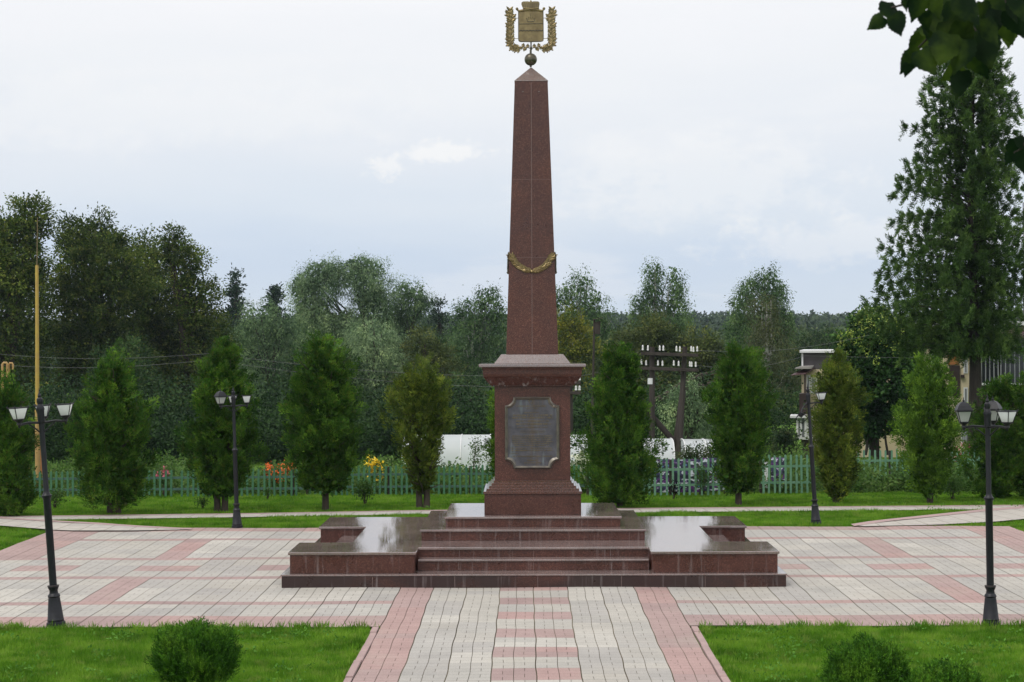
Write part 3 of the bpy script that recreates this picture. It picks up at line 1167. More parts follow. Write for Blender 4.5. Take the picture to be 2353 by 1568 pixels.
# garlands on three faces (front, left, right)
def leaf_poly(n=9, L=1.0, W=.4, lob=.0):
    pts = []
    for i in range(n):
        t = i / (n - 1)
        w = W / 2 * math.sin(math.pi * t ** .8) * (1 + lob * (1 if i % 2 else -1))
        pts.append((t * L, -w))
    for i in range(n - 2, 0, -1):
        t = i / (n - 1)
        w = W / 2 * math.sin(math.pi * t ** .8) * (1 + lob * (1 if i % 2 else -1))
        pts.append((t * L, w))
    return pts


def add_leaf(b, cx, cz, ang, L, W, y0, th, lob=.15, ridge=.4):
    """raised leaf in the x-z plane with a ridge along its middle, back on y0"""
    pts = leaf_poly(9, L, W, lob)
    ca, sa = math.cos(ang), math.sin(ang)
    P = [(cx + x * ca - y * sa, cz + x * sa + y * ca) for x, y in pts]
    n = len(P)
    vs = [(x, y0, z) for x, z in P] + [(x, y0 - th * .5, z) for x, z in P]
    m1 = (cx + .15 * L * ca, y0 - th, cz + .15 * L * sa)
    m2 = (cx + .8 * L * ca, y0 - th, cz + .8 * L * sa)
    vs += [m1, m2]
    fs = [tuple(range(n, 2 * n))[::-1]] if False else []
    fs = [tuple(range(n))[::-1]] + [((i + 1) % n, i, n + i, n + (i + 1) % n)[::-1] for i in range(n)]
    a, c = 2 * n, 2 * n + 1
    for i in range(n):
        j = (i + 1) % n
        xm = (pts[i][0] + pts[j][0]) / 2
        fs.append((n + i, n + j, a if xm < .5 * L else c))
    fs.append((n + n // 4, a, c)) if False else None
    # bridge where the fan changes apex
    fs.append((n + 4, c, a)); fs.append((n + (n - 4), a, c))
    b.add(vs, fs)


def garland(mat):
    b = MB()
    rr = random.Random(4)
    K = .0016
    path = [(-212, 205), (-185, 240), (-150, 285), (-110, 315), (-70, 335), (-35, 348), (0, 356)]
    def pos(t):
        t = t * (len(path) - 1)
        i = min(int(t), len(path) - 2)
        f = t - i
        return [path[i][k] * (1 - f) + path[i + 1][k] * f for k in (0, 1)]
    for s in (-1, 1):
        n = 17
        for i in range(n):
            t = (i + .3) / n
            x, z = pos(t)
            x2, z2 = pos(min(t + .05, 1))
            an = math.atan2(-(z2 - z), (x2 - x))
            for dv in (-1, 0, 1):
                aa = an + math.pi + dv * .75 + rr.uniform(-.12, .12)
                if s > 0:
                    aa = math.pi - aa
                X = (-1 if s < 0 else 1) * (-x) * K * (-1) if False else (x if s < 0 else -x) * K
                Z = 5.152 - (z - 205) * K
                add_leaf(b, X, Z + dv * .012, aa, .105 * (1 - .2 * t), .045, -.002 - rr.uniform(0, .012), .02, .22)
    b.lathe([(.0, -.03), (.02, -.02), (.03, .0), (.02, .02), (0, .03)], 12, (0, -.012, 4.905))
    return b


for ang in (0, 90, -90):
    g = garland(M['gold'])
    a = R(ang)
    h0 = hw(5.03)
    slope = (.436 - .277) / (8.107 - 3.51)
    vs = []
    for x, y, z in g.v:
        yy = -h0 + (z - 5.03) * slope + y
        X = x * math.cos(a) - yy * math.sin(a)
        Yv = x * math.sin(a) + yy * math.cos(a)
        vs.append((X, Yv + MC, z))
    g.v = vs
    mbuild(g, 'garland', M['gold'] if ang == 0 else M['bronze_dark'], None)

# sphere with a spindle
b = MB()
prof = [(.0, -.135), (.018, -.13), (.018, -.107)] + [(.107 * math.sin(t), -.107 * math.cos(t)) for t in [math.pi * k / 16 for k in range(3, 14)]] + [(.018, .107), (.018, .16)]
b.lathe(prof, 32, (-.006, MC, 8.515))
mbuild(b, 'sphere', M['bronze_dark'], None, smooth=40)

# coat of arms on the spindle, in metres from its drawing
KZ = .001029


def ex(x):
    return (x - 1097) * KZ


def ez(y):
    return 8.515 + (1000 - y) * KZ


EY = MC
arms = MB()
sh = [(885, 205), (885, 660), (890, 690), (905, 706), (930, 712), (1080, 714), (1097, 722), (1114, 714), (1262, 710), (1290, 702), (1303, 688), (1308, 655), (1305, 205)]
arms.prism_y([(ex(x), ez(y)) for x, y in sh], EY - .018, EY + .018)
so = mbuild(arms, 'shield', M['bronze'], .006)
b = MB()
# raised rim, fess line, wavy line, small crown
fy = EY - .018
def bar(b, pts, r=.004, y=fy - .001):
    b.tube([(ex(x), y, ez(z)) for x, z in pts], r, 6)
bar(b, [(893, 212), (893, 655), (900, 688), (930, 704), (1097, 708), (1262, 702), (1293, 688), (1300, 655), (1297, 212)], .005)
bar(b, [(893, 418), (1299, 412)], .006)
bar(b, [(893 + i * 406 / 40, 527 + 7 * math.sin(i * 1.25)) for i in range(41)], .009)
bar(b, [(1040, 380), (1150, 380)], .007)
bar(b, [(1042, 372), (1022, 320), (1050, 345), (1060, 300), (1082, 345), (1094, 290), (1108, 345), (1130, 300), (1138, 345), (1165, 318), (1150, 372)], .005)
bar(b, [(1095, 285), (1080, 255), (1095, 235), (1110, 255), (1095, 285)], .004)
bar(b, [(1060, 690), (1075, 655), (1100, 645), (1120, 655)], .002)
o2 = mbuild(b, 'shield_relief', M['bronze_dark'], None)
# crown above the shield
b = MB()
cr = [(975, 165), (955, 130), (940, 90), (945, 62), (970, 48), (1050, 46), (1097, 60), (1140, 46), (1215, 48), (1238, 65), (1240, 92), (1232, 130), (1225, 165)]
b.prism_y([(ex(x), ez(y)) for x, y in cr], EY - .028, EY + .028)
for i in range(7):
    x = 965 + i * 44
b.tube([(ex(965), EY - .03, ez(160)), (ex(1097), EY - .04, ez(172)), (ex(1232), EY - .03, ez(160))], .012, 8)
b.lathe([(.0, -.02), (.018, -.012), (.02, 0), (.014, .012), (0, .02)], 10, (ex(1097), EY, ez(45)))
b.tube([(ex(1097), EY, ez(50)), (ex(1095), EY, ez(-60))], .006, 8)
b.tube([(ex(1070), EY, ez(-20)), (ex(1120), EY, ez(-20))], .005, 8)
mbuild(b, 'crown', M['bronze'], None, smooth=40)
b = MB()
for i in range(9):
    x = 962 + i * 34
    b.tube([(ex(x), EY - .03, ez(66)), (ex(x + (x - 1097) * -.12), EY - .034, ez(150))], .0045, 6)
mbuild(b, 'crown_ribs', M['bronze_dark'], None)
b = MB()
b.tube([(ex(865), EY - .006, ez(175)), (ex(905), EY - .008, ez(205)), (ex(1000), EY - .01, ez(188)), (ex(1097), EY - .01, ez(184)), (ex(1195), EY - .01, ez(188)), (ex(1280), EY - .008, ez(205)), (ex(1315), EY - .006, ez(172))], [.014, .024, .026, .026, .026, .024, .014], 8)
for x, y in ((868, 165), (1312, 163)):
    b.lathe([(.0, -.025), (.018, -.018), (.025, 0), (.018, .018), (0, .025)], 12, (ex(x), EY - .006, ez(y)))
mbuild(b, 'shield_ribbon', M['bronze'], None, smooth=50)
# wreath
wl_ = [(760, 700), (755, 640), (762, 570), (762, 500), (764, 430), (768, 360), (776, 300), (750, 240), (750, 180)]
for s in (-1, 1):
    b = MB()
    rr = random.Random(11)
    def mx(x):
        return ex(x) if s < 0 else -ex(x)
    stem = [(1085, 815), (1020, 800), (960, 795), (890, 815), (820, 800), (765, 740)] + wl_
    b.tube([(mx(x), EY, ez(y)) for x, y in stem], .007, 6)
    def leaf(x, y, ang, L, W, off=0.0, lob=.42):
        a = ang if s < 0 else math.pi - ang
        add_leaf(b, mx(x), ez(y), a, L, W, EY - .004 + off, .02, lob)
        add_leaf(b, mx(x), ez(y), a, L * .98, W, EY + .012 + off, -.016 if False else .012, lob)
    for i, (x, y) in enumerate(wl_[:-1]):
        leaf(x, y + 25, R(132 + rr.uniform(-16, 16)), .115, .070)
        leaf(x, y + 15, R(46 + rr.uniform(-16, 16)), .105, .066, -.006)
        leaf(x, y, R(92 + rr.uniform(-12, 12)), .085, .055, -.010)
        leaf(x - 5, y + 40, R(165 + rr.uniform(-22, 22)), .092, .050, -.003)
    for x, y, an in ((748, 190, 130), (748, 190, 48), (742, 250, 150), (760, 290, 60)):
        leaf(x, y, R(an), .09, .04, 0, .1)
    for x, y in ((765, 740), (800, 790), (850, 812), (900, 815)):
        leaf(x, y, R(205 + rr.uniform(-20, 20)), .10, .055)
        leaf(x, y, R(258 + rr.uniform(-12, 12)), .092, .05, -.006)
        leaf(x, y, R(120 + rr.uniform(-20, 20)), .09, .06, -.008)
        leaf(x, y, R(30 + rr.uniform(-20, 20)), .06, .04, -.008)
    for x, y, an in ((960, 800, 75), (1000, 800, 250), (1040, 812, 85), (960, 800, 200), (1030, 812, 200)):
        leaf(x, y, R(an), .075, .055, -.004)
    for y in (318, 655):
        b.tube([(mx(800), EY, ez(y - 15)), (mx(840), EY, ez(y)), (mx(890), EY, ez(y))], .005, 6)
    mbuild(b, 'wreath', M['bronze'], None)
b = MB()
b.lathe([(.0, -.03), (.02, -.022), (.028, 0), (.02, .022), (0, .03)], 12, (ex(1097), EY, ez(815)))
b.tube([(ex(1097), EY, ez(890)), (ex(1097), EY, ez(705))], .013, 10)
mbuild(b, 'stem', M['bronze_dark'], None, smooth=40)

# plaque with concave corners
KP = 28.9 / 4000 * .1246


def qx(x):
    return (x - 672) * KP


def qz(y):
    return 3.7 + (790 - (896.2 + y * .1246)) * 28.87 / 4000


def plaque_outline(g):
    P = []
    L_, R_, T_, B_ = 166 + g, 1166 - g, 130 + g, 1452 - g
    cr_ = 160
    def arc(cx, cy, a0, a1, rr_):
        return [(cx + rr_ * math.cos(R(a0 + (a1 - a0) * i / 8)), cy + rr_ * math.sin(R(a0 + (a1 - a0) * i / 8))) for i in range(9)]
    r_ = cr_
    P += [(L_ + r_, T_), (R_ - r_, T_)]
    P += arc(R_ + 10, T_ - 10, 160, 108, r_ + 12 + 0)[1:-1]
    P += [(R_, T_ + r_), (R_, B_ - r_)]
    P += arc(R_ + 10, B_ + 10, 252, 200, r_ + 12)[1:-1]
    P += [(R_ - r_, B_), (L_ + r_, B_)]
    P += arc(L_ - 10, B_ + 10, 340, 288, r_ + 12)[1:-1]
    P += [(L_, B_ - r_), (L_, T_ + r_)]
    P += arc(L_ - 10, T_ - 10, 72, 20, r_ + 12)[1:-1]
    return P


PY = MC - .626
b = MB()
out, inn = plaque_outline(0), plaque_outline(52)
b.prism_y([(qx(x), qz(y)) for x, y in out][::-1], PY - .030, PY - .0005)
pb = mbuild(b, 'plaque', M['plaque'], .008)
b = MB()
n = len(out)
vs = [(qx(x), PY - .036, qz(y)) for x, y in out] + [(qx(x), PY - .060, qz(y)) for x, y in plaque_outline(22)] + [(qx(x), PY - .036, qz(y)) for x, y in inn] + [(qx(x), PY - .0295, qz(y)) for x, y in out] + [(qx(x), PY - .0295, qz(y)) for x, y in inn]
fs = []
for i in range(n):
    j = (i + 1) % n
    fs += [(i, j, n + j, n + i), (n + i, n + j, 2 * n + j, 2 * n + i), (3 * n + i, 3 * n + j, j, i), (2 * n + i, 2 * n + j, 4 * n + j, 4 * n + i)]
b.add(vs, fs)
fr = mbuild(b, 'plaque_frame', M['frame_bronze'], None)
# rows of raised letters, too small and worn to be read
b = MB()
rr = random.Random(8)
rows = [(300, 370, 920, 26), (345, 560, 760, 16), (420, 530, 790, 16), (470, 300, 1030, 30), (515, 300, 1030, 30), (575, 370, 1000, 26), (632, 370, 1005, 34), (690, 390, 950, 18),
        (760, 450, 900, 14), (790, 450, 880, 14), (850, 300, 1040, 18), (885, 290, 1040, 18), (920, 300, 1030, 18), (955, 300, 1030, 18), (990, 300, 1020, 18), (1025, 340, 960, 18),
        (1075, 270, 1020, 20), (1115, 270, 1040, 24), (1170, 270, 400, 14), (1225, 300, 1040, 20), (1300, 570, 760, 18), (1345, 520, 830, 22)]
for y, xa, xb, hgt in rows:
    x = xa
    while x < xb:
        w = hgt * rr.uniform(.35, .7)
        if rr.random() < .14:
            x += w
            continue
        X0, X1, Z0, Z1 = qx(x), qx(x + w), qz(y + hgt / 2), qz(y - hgt / 2)
        t = (X1 - X0) * .26
        k = rr.randrange(5)
        y1, y0 = PY - .0300, PY - .0345
        b.box(X0, X0 + t, y0, y1, Z0, Z1)
        if k in (0, 1, 3): b.box(X1 - t, X1, y0, y1, Z0, Z1)
        if k in (1, 2, 4): b.box(X0 + t + .0002, X1 - t - .0002, y0, y1, Z1 - t, Z1)
        if k in (0, 2, 3): b.box(X0 + t + .0002, X1 - t - .0002, y0, y1, (Z0 + Z1) / 2 - t / 2, (Z0 + Z1) / 2 + t / 2)
        x += w + hgt * .22
# little crown device above the first line
b.tube([(qx(600), PY - .034, qz(190)), (qx(640), PY - .038, qz(180)), (qx(680), PY - .034, qz(190)), (qx(655), PY - .034, qz(260)), (qx(625), PY - .034, qz(240)), (qx(600), PY - .034, qz(190))], .004, 6)
ins = mbuild(b, 'inscription', M['bronze'], None)


# ================================================================== LAMPS
def lantern_parts(parent, cx, cy, roof=True, tilt=None, glass=True):
    z = 2.47
    b = MB()
    b.lathe([(.012, -.075), (.03, -.06), (.022, -.04), (.05, -.015), (.055, .0)], 12, (0, 0, 0))
    n = 4
    r0, r1, h = .068, .118, .135
    co = [(math.cos(R(45 + 90 * k)), math.sin(R(45 + 90 * k))) for k in range(4)]
    for k in range(4):
        a = co[k]
        b.tube([(a[0] * r0, a[1] * r0, 0), (a[0] * r1, a[1] * r1, h)], .0055, 6)
        c = co[(k + 1) % 4]
        b.tube([(a[0] * r1 * 1.06, a[1] * r1 * 1.06, h), (c[0] * r1 * 1.06, c[1] * r1 * 1.06, h)], .0075, 6)
        b.tube([(a[0] * r0, a[1] * r0, 0), (c[0] * r0, c[1] * r0, 0)], .006, 6)
    for k in range(4):
        a = co[k]
        b.lathe([(.0, 0), (.010, .004), (.008, .014), (0, .018)], 8, (a[0] * r1 * 1.08, a[1] * r1 * 1.08, h + .004))
    b.lathe([(.022, 0.0), (.024, .05), (.018, .052)], 10, (0, 0, .002))
    ln = b.build('lantern', M['black_iron'], parent, loc=(cx, cy, z), smooth=35)
    if tilt:
        ln.rotation_euler = tilt[0]
        ln.location = tilt[1]
    else:
        ln.rotation_euler = (0, 0, math.atan2(cy, cx))
    if glass:
        g = MB()
        s0, s1 = r0 * .93, r1 * .95
        vs = [(a[0] * s0, a[1] * s0, .006) for a in co] + [(a[0] * s1, a[1] * s1, h - .004) for a in co]
        g.add(vs, [(k, (k + 1) % 4, 4 + (k + 1) % 4, 4 + k) for k in range(4)])
        g.build('glass', M['frosted_glass'], ln)
    if roof:
        g = MB()
        prof = [(1.16, h + .010), (1.10, h + .022), (.86, h + .065), (.55, h + .098), (.22, h + .112), (.10, h + .12)]
        vs = []
        for f, zz in prof:
            for a in co:
                vs.append((a[0] * r1 * f, a[1] * r1 * f, zz))
        fs = []
        for i in range(len(prof) - 1):
            for k in range(4):
                fs.append((4 * i + k, 4 * i + (k + 1) % 4, 4 * i + 4 + (k + 1) % 4, 4 * i + 4 + k))
        fs.append((3, 2, 1, 0)); e = 4 * (len(prof) - 1); fs.append((e, e + 1, e + 2, e + 3))
        g.add(vs, fs)
        g.lathe([(.012, .0), (.016, .012), (.006, .022), (.004, .045), (0, .05)], 8, (0, 0, h + .118))
        g.build('roof', M['black_iron'], ln)
    return ln


def lamp(px, py, lean, lanterns, label, scale=1.0, D=None):
    p = gp(px, py)
    root = empty('street_lamp', p, label, 'street lamp', 'lamps around the square')
    b = MB()
    b.lathe([(.115, -.05), (.112, .02), (.108, .045), (.096, .05), (.098, .075), (.094, .08), (.070, .31), (.066, .335), (.074, .35), (.066, .37), (.052, .385), (.048, .42), (.060, .445), (.066, .46), (.062, .475), (.045, .48)], 20)
    b.lathe([(.044, .4805), (.044, 1.50), (.050, 1.515), (.060, 1.53), (.060, 1.545), (.046, 1.56), (.034, 1.585), (.031, 1.60), (.031, 2.40), (.040, 2.41), (.042, 2.52), (.044, 2.55), (.050, 2.57), (.040, 2.60), (.030, 2.63), (.038, 2.655), (.036, 2.69), (.018, 2.71), (.022, 2.73), (.008, 2.76), (.0, 2.83)], 20)
    b.build('pole', M['black_iron'], root, smooth=35)
    b = MB()
    b.lathe([(.067, .0), (.070, .006), (.067, .012)], 20, (0, 0, .468))
    b.build('collar', M['rusty_iron'], root, smooth=35)
    for (ang, ln, kind) in lanterns:
        a = R(ang)
        ca, sa = math.cos(a), math.sin(a)
        b = MB()
        if kind == 'broken':
            ex_, ez_ = ln * ca * .8, 2.24
            b.tube([(0, 0, 2.44), (.12 * ca, .12 * sa, 2.37), (ln * ca * .8, ln * sa * .8, 2.25)], .014, 8)
            b.build('arm', M['black_iron'], root, smooth=50)
            lantern_parts(root, 0, 0, roof=False, glass=False, tilt=((R(125), R(38), R(20)), (ln * ca * .8, ln * sa * .8, 2.20)))
            continue
        b.tube([(.03 * ca, .03 * sa, 2.41), (ln * .6 * ca, ln * .6 * sa, 2.42), (ln * ca, ln * sa, 2.405)], .015, 8)
        b.tube([(.03 * ca, .03 * sa, 2.30), (.10 * ca, .10 * sa, 2.36), (.16 * ca, .16 * sa, 2.405)], .009, 8)
        b.lathe([(.0, -.04), (.015, -.02), (.02, .02), (.014, .03)], 10, (ln * ca, ln * sa, 2.40))
        b.build('arm', M['black_iron'], root, smooth=50)
        lantern_parts(root, ln * ca, ln * sa, roof=(kind == 'roof'))
    root.rotation_euler = (0, R(lean), 0)
    root.scale = (scale,) * 3
    return root


lamp(129, 1438, -4.0, [(4, .285, 'open'), (-136, .285, 'open'), (100, .28, 'open')], 'leaning black lamp post in the front left grass with three roofless lanterns', 1.115)
lamp(2277, 1436, -.7, [(176, .285, 'roof'), (-52, .285, 'open'), (62, .285, 'roof')], 'upright black lamp post at the front right with two roofed lanterns and one open', 1.075)
lamp(545, 1213, -1.5, [(8, .26, 'open'), (-140, .29, 'roof'), (104, .28, 'open')], 'black lamp post with only its left lantern roofed, behind the square on the left', 1.02)
lamp(1875, 1203, -3.3, [(8, .27, 'open'), (-150, .26, 'broken')], 'leaning black lamp post with a broken hanging lantern frame, behind the square', 1.02)


# ================================================================== TREES
def limb(b, p0, p1, r0, r1, n=5, sag=0.0, jit=.06, rr=random):
    p0, p1 = Vector(p0), Vector(p1)
    L = (p1 - p0).length
    pts, rad = [], []
    for i in range(n + 1):
        t = i / n
        q = p0.lerp(p1, t)
        q += Vector((rr.uniform(-1, 1), rr.uniform(-1, 1), rr.uniform(-.4, .4))) * jit * L * math.sin(math.pi * t) * .5
        q.z += sag * L * math.sin(math.pi * t)
        pts.append(q); rad.append(r0 + (r1 - r0) * t)
    b.tube(pts, rad, 7)


def thuja(px, py, top, xl, xr, mat, label, stems=1, seed=0, D=None, dens=1.0, prof=None, skirt=.0, bare=.10, group='thujas in a row behind the square'):
    base = gp(px, py) if D is None else gx(px, D)
    D_ = base.y + CY
    k = mpp(D_)
    H = at(px, top, D_).z - base.z - .16
    hl, hr = (px - xl) * k - .12, (xr - px) * k - .12
    r = np.random.default_rng(100 + seed)
    rr = random.Random(seed)
    root = empty('thuja_tree', base, label, 'tree', group)
    b = MB()
    Rm = (hl + hr) / 2
    for s in range(stems):
        ox = (s - (stems - 1) / 2) * .16
        top_x = (hr - hl) / 2 * .5 + ox * 2.5
        pts = [(ox, 0, -.1), (ox * 1.3, .02, H * .2), (ox * 2 + top_x * .4, 0, H * .5), (top_x, 0, H * .9)]
        b.tube(pts, [.085, .065, .045, .012], 8)
    for i in range(26):
        z = H * rr.uniform(.08, .8)
        a = rr.uniform(0, 2 * math.pi)
        L = Rm * .75
        limb(b, (0, 0, z), (math.cos(a) * L, math.sin(a) * L, z + L * rr.uniform(.3, .9)), .022, .006, 4, 0, .1, rr)
    b.build('trunk', M['bark'], root, smooth=60)
    P = prof or [(0, .30), (.06, .62), (.18, .88), (.35, 1.0), (.55, .96), (.72, .78), (.86, .48), (.95, .22), (1.0, .04)]
    pt, pv = [p[0] for p in P], [p[1] for p in P]
    ncl = int(420 * dens * H * Rm * 2 / 6.0)
    t = r.random(ncl * 4)
    wv = np.interp(t, pt, pv)
    keep = r.random(len(t)) < np.maximum(wv, .12)
    t = t[keep][:ncl]; wv = wv[keep][:ncl]
    t = bare + t * (1 - bare)
    n = len(t)
    th = r.uniform(0, 2 * np.pi, n)
    hole = np.sin(th * 3 + seed * 3.1) * np.sin(t * 14 + seed) + .35 * np.sin(th * 7 + t * 29)
    kp = hole < .92
    t, wv, th = t[kp], wv[kp], th[kp]
    n = len(t)
    lob = 1 + .18 * np.sin(th * 2 + t * 8 + seed * 1.7) + .17 * np.sin(th * 4 - t * 15 + seed * 2.1) + .12 * np.sin(t * 37 + th * 2 + seed)
    rad = np.sqrt(r.uniform(.10, 1.0, n)) * lob * wv
    hx = np.where(np.cos(th) < 0, hl, hr)
    cx = np.cos(th) * rad * hx
    cy = np.sin(th) * rad * Rm
    cz = t * H * (1.0 + .0 * t)
    cen = np.stack([cx, cy, cz], 1)
    # feathery fronds: leaves strung along an axis that leans out and up
    A = unit(np.stack([np.cos(th), np.sin(th), np.zeros(n)], 1) * r.uniform(.25, .85, (n, 1)) + np.array([0, 0, .8]) + r.normal(0, .18, (n, 3)))
    B = unit(np.cross(A, r.normal(0, 1, (n, 3))))
    per = 112
    m = n * per
    u = r.random((m, 1)) ** .8
    ln = np.repeat(r.uniform(.26, .55, (n, 1)), per, axis=0)
    Ar, Br = np.repeat(A, per, axis=0), np.repeat(B, per, axis=0)
    lat = r.normal(0, 1, (m, 1)) * np.sin(np.pi * np.clip(u * .9 + .08, 0, 1)) * .085
    Pp = np.repeat(cen, per, axis=0) + Ar * (u - .4) * ln + Br * lat + r.normal(0, .022, (m, 3))
    Pp[:, 2] = np.maximum(Pp[:, 2], .06)
    dirv = Ar + Br * np.sign(lat) * .6 + r.normal(0, .28, (m, 3))
    nn = np.cross(Ar, Br) + r.normal(0, .25, (m, 3))
    V = leaf_verts(Pp, dirv, nn, r.uniform(.04, .10, m), r.uniform(.014, .030, m))
    # ragged leading shoots over the outline
    ns = int(ncl * .5)
    idx = r.integers(0, n, ns)
    base_s = cen[idx] * np.array([1.04, 1.04, 1.0])
    o_s = np.stack([np.cos(th[idx]), np.sin(th[idx]), np.zeros(ns)], 1)
    S = []
    for q in range(7):
        pp = base_s + (o_s * .35 + np.array([0, 0, 1])) * (q * .035) + r.normal(0, .014, (ns, 3))
        S.append(leaf_verts(pp, o_s * .5 + np.array([0, 0, .8]) + r.normal(0, .5, (ns, 3)), r.normal(0, 1, (ns, 3)), r.uniform(.05, .09, ns), .024))
    ct = r.uniform(.55, 1.45, n)
    nc = int(1100 * dens * H * Rm)
    tc = bare + r.random(nc) * (.9 - bare)
    wc = np.interp(tc, pt, pv) * np.sqrt(r.random(nc)) * .72
    ac = r.uniform(0, 2 * np.pi, nc)
    Pc = np.stack([np.cos(ac) * wc * np.where(np.cos(ac) < 0, hl, hr), np.sin(ac) * wc * Rm, tc * H], 1)
    core = leaf_verts(Pc, r.normal(0, 1, (nc, 3)) + np.array([0, 0, .6]), r.normal(0, 1, (nc, 3)), .16, .10)
    V = np.concatenate([V, core] + S)
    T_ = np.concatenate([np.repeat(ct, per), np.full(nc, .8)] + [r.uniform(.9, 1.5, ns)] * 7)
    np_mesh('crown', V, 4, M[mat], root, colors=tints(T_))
    return root


SLIM = [(0, .36), (.10, .64), (.25, .90), (.45, 1.02), (.65, 1.0), (.8, .84), (.92, .50), (1.0, .08)]
VASE = [(0, .2), (.12, .35), (.28, .7), (.5, .95), (.68, 1.0), (.82, .86), (.93, .55), (1.0, .12)]
FAT = [(0, .80), (.08, .95), (.25, 1.02), (.45, 1.0), (.6, .88), (.75, .66), (.88, .40), (.96, .18), (1, .04)]
thuja(22, 1186, 858, -55, 82, 'thuja', 'full dark thuja cut by the left edge of the view', 1, 1, prof=FAT, bare=.02)
thuja(262, 1182, 792, 165, 342, 'thuja', 'broad green thuja with a low side shoot, first thuja right of the yellow pole', 2, 2, bare=.06, prof=FAT)
thuja(508, 1176, 772, 424, 598, 'thuja', 'tall pointed thuja standing behind the rear left lamp post', 2, 3, bare=.10)
thuja(748, 1173, 758, 645, 838, 'thuja', 'broad thuja with a thick short trunk beside the orange flowers', 1, 4, bare=.11)
thuja(972, 1167, 818, 880, 1040, 'thuja_ochre', 'thin olive thuja on two stems in front of the long greenhouse', 2, 5, dens=.60, prof=VASE, bare=.12)
thuja(1148, 1160, 868, 1116, 1186, 'thuja_bright', 'thuja almost hidden behind the left side of the pedestal', 1, 6, bare=.05)
thuja(1425, 1166, 778, 1338, 1508, 'thuja', 'dense dark green thuja nearest the right side of the pedestal', 1, 7, bare=.03, prof=FAT, dens=1.1)
thuja(1697, 1161, 784, 1628, 1776, 'thuja', 'dark columnar thuja with a bare trunk in front of the white greenhouse end', 1, 8, bare=.09, prof=SLIM)
thuja(1921, 1158, 808, 1862, 1986, 'thuja_ochre', 'brownish olive thuja right of the broken lamp post', 1, 9, prof=SLIM, bare=.05)
thuja(2137, 1157, 812, 2062, 2212, 'thuja_bright', 'bright yellow-green thuja left of the upright right-hand lamp post', 1, 10, prof=SLIM, bare=.07)
thuja(2292, 1147, 842, 2222, 2352, 'thuja', 'dark thuja directly behind the lanterns of the front right lamp post', 1, 11, prof=FAT, bare=.02)
thuja(2392, 1149, 785, 2318, 2480, 'thuja', 'tall thuja cut by the right edge of the view', 1, 12, prof=FAT, bare=.02)


